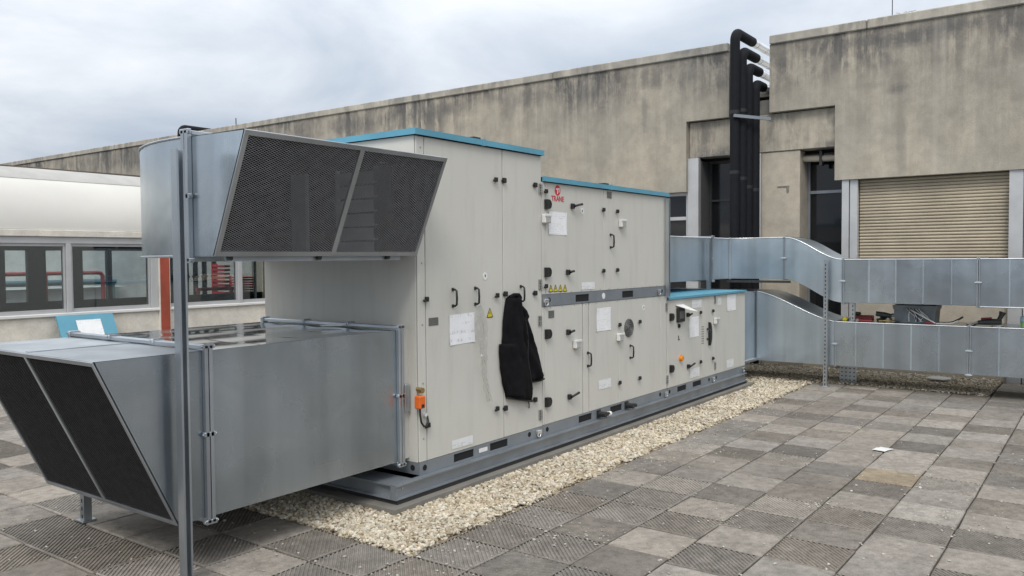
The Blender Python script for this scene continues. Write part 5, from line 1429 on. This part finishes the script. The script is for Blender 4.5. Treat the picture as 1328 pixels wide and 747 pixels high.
cloth('sleeve', [(1.20, 5.24, 5.325), (1.10, 5.25, 5.372), (0.95, 5.27, 5.445), (0.80, 5.30, 5.520), (0.70, 5.34, 5.570), (0.650, 5.37, 5.597)], 3.784, 0.048, [(1.0, 0.014, 1.0, 0.6), (2.2, 0.010, 0.0, -0.5)], M['jacket'], jk, 0.015, 18, 40, 5)
m = MB(); m.tube([(5.26, 3.77, 1.27), (5.30, 3.765, 1.225), (5.325, 3.765, 1.185), (5.30, 3.765, 1.16), (5.26, 3.765, 1.13)], 0.018, 8, True, [0.014, 0.024, 0.026, 0.026, 0.016]); m.build('collar', M['jacket'], jk)
m = MB(); m.tube([(5.115, 3.775, 1.345), (5.16, 3.765, 1.362), (5.225, 3.765, 1.360), (5.262, 3.775, 1.335)], 0.016, 8); m.build('hood_edge', M['jacket'], jk)
m = MB(); m.tube([(5.08 + 0.335 * k / 10, 3.778 - 0.012 * math.sin(PI * k / 10), 0.571 - 0.0745 * k / 10) for k in range(11)], 0.009, 6); m.build('hem', M['jacket_trim'], jk)
m = MB(); m.tube([(5.375, 3.785, 0.515), (5.378, 3.78, 0.48), (5.385, 3.785, 0.445)], 0.005, 6); m.build('draw_cord', M['jacket_trim'], jk)
m = MB(); m.tube([(5.285 + 0.012 * math.sin(k * 0.9) + 0.008 * k, 3.742 - 0.006 * k / 10, 1.16 - 0.062 * k) for k in range(10)], 0.0035, 6); m.build('zip', M['zip'], jk)
m = MB(); m.tube([(5.41 + 0.18 * k / 8, 3.776 - 0.020 * math.sin(PI * k / 8), 0.653 + 0.004 * k / 8) for k in range(9)], 0.008, 6); m.build('cuff', M['jacket_trim'], jk)

# torn clear plastic film under the second handle
V = []; nv, nu = 40, 8
for j in range(nv + 1):
    v = j / nv; z = 1.30 - 0.72 * v
    c = 4.738 + 0.095 * v + 0.02 * math.sin(v * 7); w = 0.015 + 0.075 * math.sin(min(1, v * 1.9) * PI) * (0.75 if v < 0.55 else 1) + 0.018 * (v > 0.5)
    if v < 0.5: c -= 0.03 * math.sin(v * 2 * PI)
    for i in range(nu + 1):
        u = i / nu - 0.5
        V.append((c + 2 * u * w + 0.014 * noise.noise((u * 3, v * 8, 2)), 3.772 - 0.022 * noise.noise((u * 5, v * 14, 5)) - 0.006, z + 0.01 * noise.noise((u * 4, v * 6, 9))))
F = [(j * (nu + 1) + i, (j + 1) * (nu + 1) + i, (j + 1) * (nu + 1) + i + 1, j * (nu + 1) + i + 1) for j in range(nv) for i in range(nu)]
m = MB(); m.add(V, F, False); m.build('plastic_film', M['film'], None, label='torn strip of clear plastic film hanging below the door handle', cat='plastic film')

# scrap of paper on the paving, white lid on the gravel
m = MB(); V = []
for i in range(5):
    for j in range(4): V.append((7.36 + 0.036 * i + 0.006 * j, 1.54 + 0.036 * j - 0.01 * i, 0.008 + 0.010 * abs(noise.noise((i * 0.7, j * 0.9, 3.0)))))
m.add(V, [(i * 4 + j, (i + 1) * 4 + j, (i + 1) * 4 + j + 1, i * 4 + j + 1) for i in range(4) for j in range(3)], True)
m.build('paper_scrap', M['white'], None, label='white scrap of paper lying on the paving slabs', cat='paper')
o = thing('white_lid', (11.9, 1.85, 0.02), 'round white plastic lid lying on the gravel under the far duct', 'dish')
m = MB(); m.disc((11.90, 1.84), 'z', 0.135, 0.034, 0.046, 28); m.build('disc', M['white'], o)
m = MB(); m.tube([(11.90 + 0.132 * math.cos(2 * PI * k / 28), 1.84 + 0.132 * math.sin(2 * PI * k / 28), 0.044) for k in range(29)], 0.009, 6, False); m.build('rim', M['offwhite'], o)

# tools on the lower duct (its top is at z = 0.817)
ZD = 0.8185
o = thing('tape_measure', (10.95, 2.77, ZD), 'small yellow tape measure at the left end of the duct top', 'tape measure')
MB().box(10.92, 10.98, 2.745, 2.805, ZD, ZD + 0.052, 0.014).build('case', M['yellow'], o)
MB().box(10.93, 10.97, 2.735, 2.7449, ZD, ZD + 0.02).build('tab', M['tool'], o)
o = thing('tool_case', (11.1, 2.6, ZD), 'dark red tool case beside the yellow tape measure', 'tool case')
MB().box(11.02, 11.14, 2.47, 2.70, ZD, ZD + 0.072, 0.01).build('case', M['darkred'], o)
MB().box(11.03, 11.13, 2.62, 2.705, ZD + 0.0722, ZD + 0.11, 0.012).build('grip', M['tool'], o)
o = thing('cordless_drill', (11.1, 2.35, ZD), 'dark cordless drill among loose hand tools left of the grey crate', 'drill')
m = MB(); m.tube([(11.05, 2.43, ZD + 0.10), (11.06, 2.33, ZD + 0.085), (11.07, 2.25, ZD + 0.075)], 0.03, 12, True, [0.03, 0.034, 0.022]); m.build('motor_body', M['tool'], o)
m = MB(); m.tube([(11.065, 2.36, ZD + 0.08), (11.09, 2.37, ZD + 0.02)], 0.022, 10); m.box(11.05, 11.13, 2.33, 2.42, ZD, ZD + 0.035, 0.006); m.build('grip', M['tool'], o)
m = MB(); m.tube([(11.07, 2.25, ZD + 0.075), (11.075, 2.18, ZD + 0.07)], 0.016, 10, True, [0.018, 0.008]); m.build('chuck', M['hinge'], o)
o = thing('pliers', (11.0, 2.2, ZD), 'open pair of dark pliers lying just left of the grey crate', 'pliers')
m = MB(); m.tube([(10.98, 2.38, ZD + 0.012), (10.99, 2.28, ZD + 0.02), (11.0, 2.19, ZD + 0.012)], 0.010, 8); m.tube([(11.03, 2.37, ZD + 0.012), (11.0, 2.28, ZD + 0.022), (10.97, 2.19, ZD + 0.012)], 0.010, 8); m.build('handles', M['brass'], o)
m = MB(); m.tube([(10.985, 2.20, ZD + 0.012), (10.985, 2.14, ZD + 0.012)], 0.012, 8, True, [0.013, 0.005]); m.build('jaws', M['tool'], o)
o = thing('hand_tools', (11.15, 2.2, ZD), 'jumbled steel screwdriver with dark handle leaning beside the crate', 'screwdriver')
m = MB(); m.tube([(11.14, 2.44, ZD + 0.014), (11.15, 2.32, ZD + 0.05)], 0.015, 8); m.build('handle', M['tool'], o)
m = MB(); m.tube([(11.15, 2.32, ZD + 0.05), (11.16, 2.14, ZD + 0.012)], 0.005, 6); m.build('blade', M['hinge'], o)
# crate with cables
o = thing('cable_crate', (11.2, 1.98, ZD), 'grey plastic crate overflowing with cables on the duct top', 'crate')
m = MB(); a = [(11.02, 1.78), (11.02, 2.20), (11.38, 2.20), (11.38, 1.78)]; 
def rect(z, gx, gy): return [(11.20 - gx, 1.985 - gy, z), (11.20 - gx, 1.985 + gy, z), (11.20 + gx, 1.985 + gy, z), (11.20 + gx, 1.985 - gy, z)]
m.loft([rect(ZD, 0.165, 0.222), rect(ZD + 0.20, 0.175, 0.235), rect(ZD + 0.20, 0.160, 0.22), rect(ZD + 0.01, 0.150, 0.208)], (True, True)); m.build('bin', M['crate'], o)
m = MB(); m.loft([rect(ZD + 0.165, 0.185, 0.242), rect(ZD + 0.215, 0.188, 0.245), rect(ZD + 0.215, 0.162, 0.222), rect(ZD + 0.165, 0.162, 0.222)]); m.build('rim', M['crate'], o)
r = random.Random(9)
for k in range(9):
    y0 = 1.99 + r.uniform(-0.09, 0.10); m = MB()
    pth = [(11.18, y0 + r.uniform(-.08, .08), ZD + 0.13), (11.08, y0, ZD + 0.195 + r.uniform(0, 0.02)), (11.0, y0 + r.uniform(-0.05, 0.03), ZD + 0.17), (10.985, y0 + r.uniform(-0.10, 0.02), ZD + 0.09), (10.99, y0 + r.uniform(-0.16, -0.02), ZD + 0.02)]
    m.tube(pth, 0.006, 6); m.build('cable', M['cable_white'] if k % 3 else M['cable_black'], o)
m = MB(); m.tube([(11.0, 2.02, ZD + 0.16), (10.97, 1.92, ZD + 0.11), (10.95, 1.80, ZD + 0.045), (10.95, 1.74, ZD + 0.012)], 0.009, 8); m.build('cable', M['cable_white'], o)
MB().box(10.945, 10.97, 1.73, 1.86, ZD, ZD + 0.028, 0.006).build('plug', M['darkred'], o)
o = thing('hammer', (11.0, 2.62, ZD), 'short hammer with dark red handle lying before the red tool case', 'hammer')
m = MB(); m.tube([(10.90, 2.60, ZD + 0.018), (10.90, 2.44, ZD + 0.014)], 0.012, 8); m.build('handle', M['darkred'], o)
m = MB(); m.tube([(10.87, 2.615, ZD + 0.02), (10.93, 2.615, ZD + 0.02)], 0.018, 10); m.build('head', M['hinge'], o)
o = thing('tape_roll', (11.05, 2.29, ZD), 'grey roll of tape standing behind the open pliers', 'tape roll')
m = MB(); n_ = 20; rings = []
for k in range(n_ + 1):
    a = 2 * PI * k / n_; rings.append([(11.15 + dx_, 2.255 + rr_ * math.cos(a), ZD + 0.052 + rr_ * math.sin(a)) for dx_, rr_ in ((0, 0.05), (0.045, 0.05), (0.045, 0.034), (0, 0.034))])
m.loft(rings); m.build('tape', M['hinge'], o)
m = MB(); m.tube([(11.152, 2.255, ZD + 0.052), (11.193, 2.255, ZD + 0.052)], 0.0335, 14, False); m.build('core', M['gravel_base'], o)
o = thing('loose_cable', (10.98, 1.6, ZD), 'thick black and white cable end curling up right of the crate', 'cable')
m = MB(); m.tube([(10.97, 1.70, ZD + 0.010), (10.97, 1.62, ZD + 0.014), (10.98, 1.55, ZD + 0.035), (10.99, 1.49, ZD + 0.07), (11.0, 1.455, ZD + 0.095)], 0.011, 8); m.build('black_sheath', M['cable_black'], o)
m = MB(); m.tube([(10.955, 1.74, ZD + 0.009), (10.952, 1.64, ZD + 0.009), (10.955, 1.56, ZD + 0.022), (10.965, 1.50, ZD + 0.05)], 0.008, 8); m.build('white_core', M['cable_white'], o)
o = thing('angle_grinder', (10.98, 1.15, ZD), 'black angle grinder lying on its disc on the duct top', 'grinder')
m = MB(); m.tube([(11.0, 1.30, ZD + 0.035), (11.0, 1.20, ZD + 0.045), (11.0, 1.12, ZD + 0.05), (11.0, 1.06, ZD + 0.045)], 0.032, 12, True, [0.024, 0.034, 0.036, 0.026]); m.build('motor_body', M['tool'], o)
m = MB(); m.tube([(11.0, 1.10, ZD + 0.05), (11.0, 1.065, ZD + 0.12), (11.0, 1.05, ZD + 0.165)], 0.024, 10, True, [0.022, 0.026, 0.038]); m.build('grip', M['tool'], o)
m = MB(); m.disc((10.975, 1.10), 'z', 0.062, ZD + 0.002, ZD + 0.010, 20); m.build('disc', M['silver'], o)
m = MB(); m.tube([(11.02, 1.27, ZD + 0.075), (11.02, 1.16, ZD + 0.085)], 0.016, 8); m.build('battery', M['darkred'], o)
m = MB(); m.tube([(10.99, 1.30, ZD + 0.02), (10.97, 1.36, ZD + 0.008), (11.0, 1.42, ZD + 0.007)], 0.006, 6); m.build('cord', M['cable_black'], o)
o = thing('plastic_tub', (10.95, 0.82, ZD), 'green and pale blue plastic tub at the right end of the duct top', 'tub')
m = MB(); m.tube([(10.95, 0.815, ZD), (10.95, 0.815, ZD + 0.075)], 0.06, 18, True, [0.052, 0.06]); m.build('bowl', M['green'], o)
m = MB(); m.tube([(10.95, 0.815, ZD + 0.0752), (10.95, 0.815, ZD + 0.128)], 0.06, 18, True, [0.062, 0.055]); m.build('lid', M['bluecup'], o)

for ob in bpy.data.objects:
    if '_off' in ob.keys(): del ob['_off']
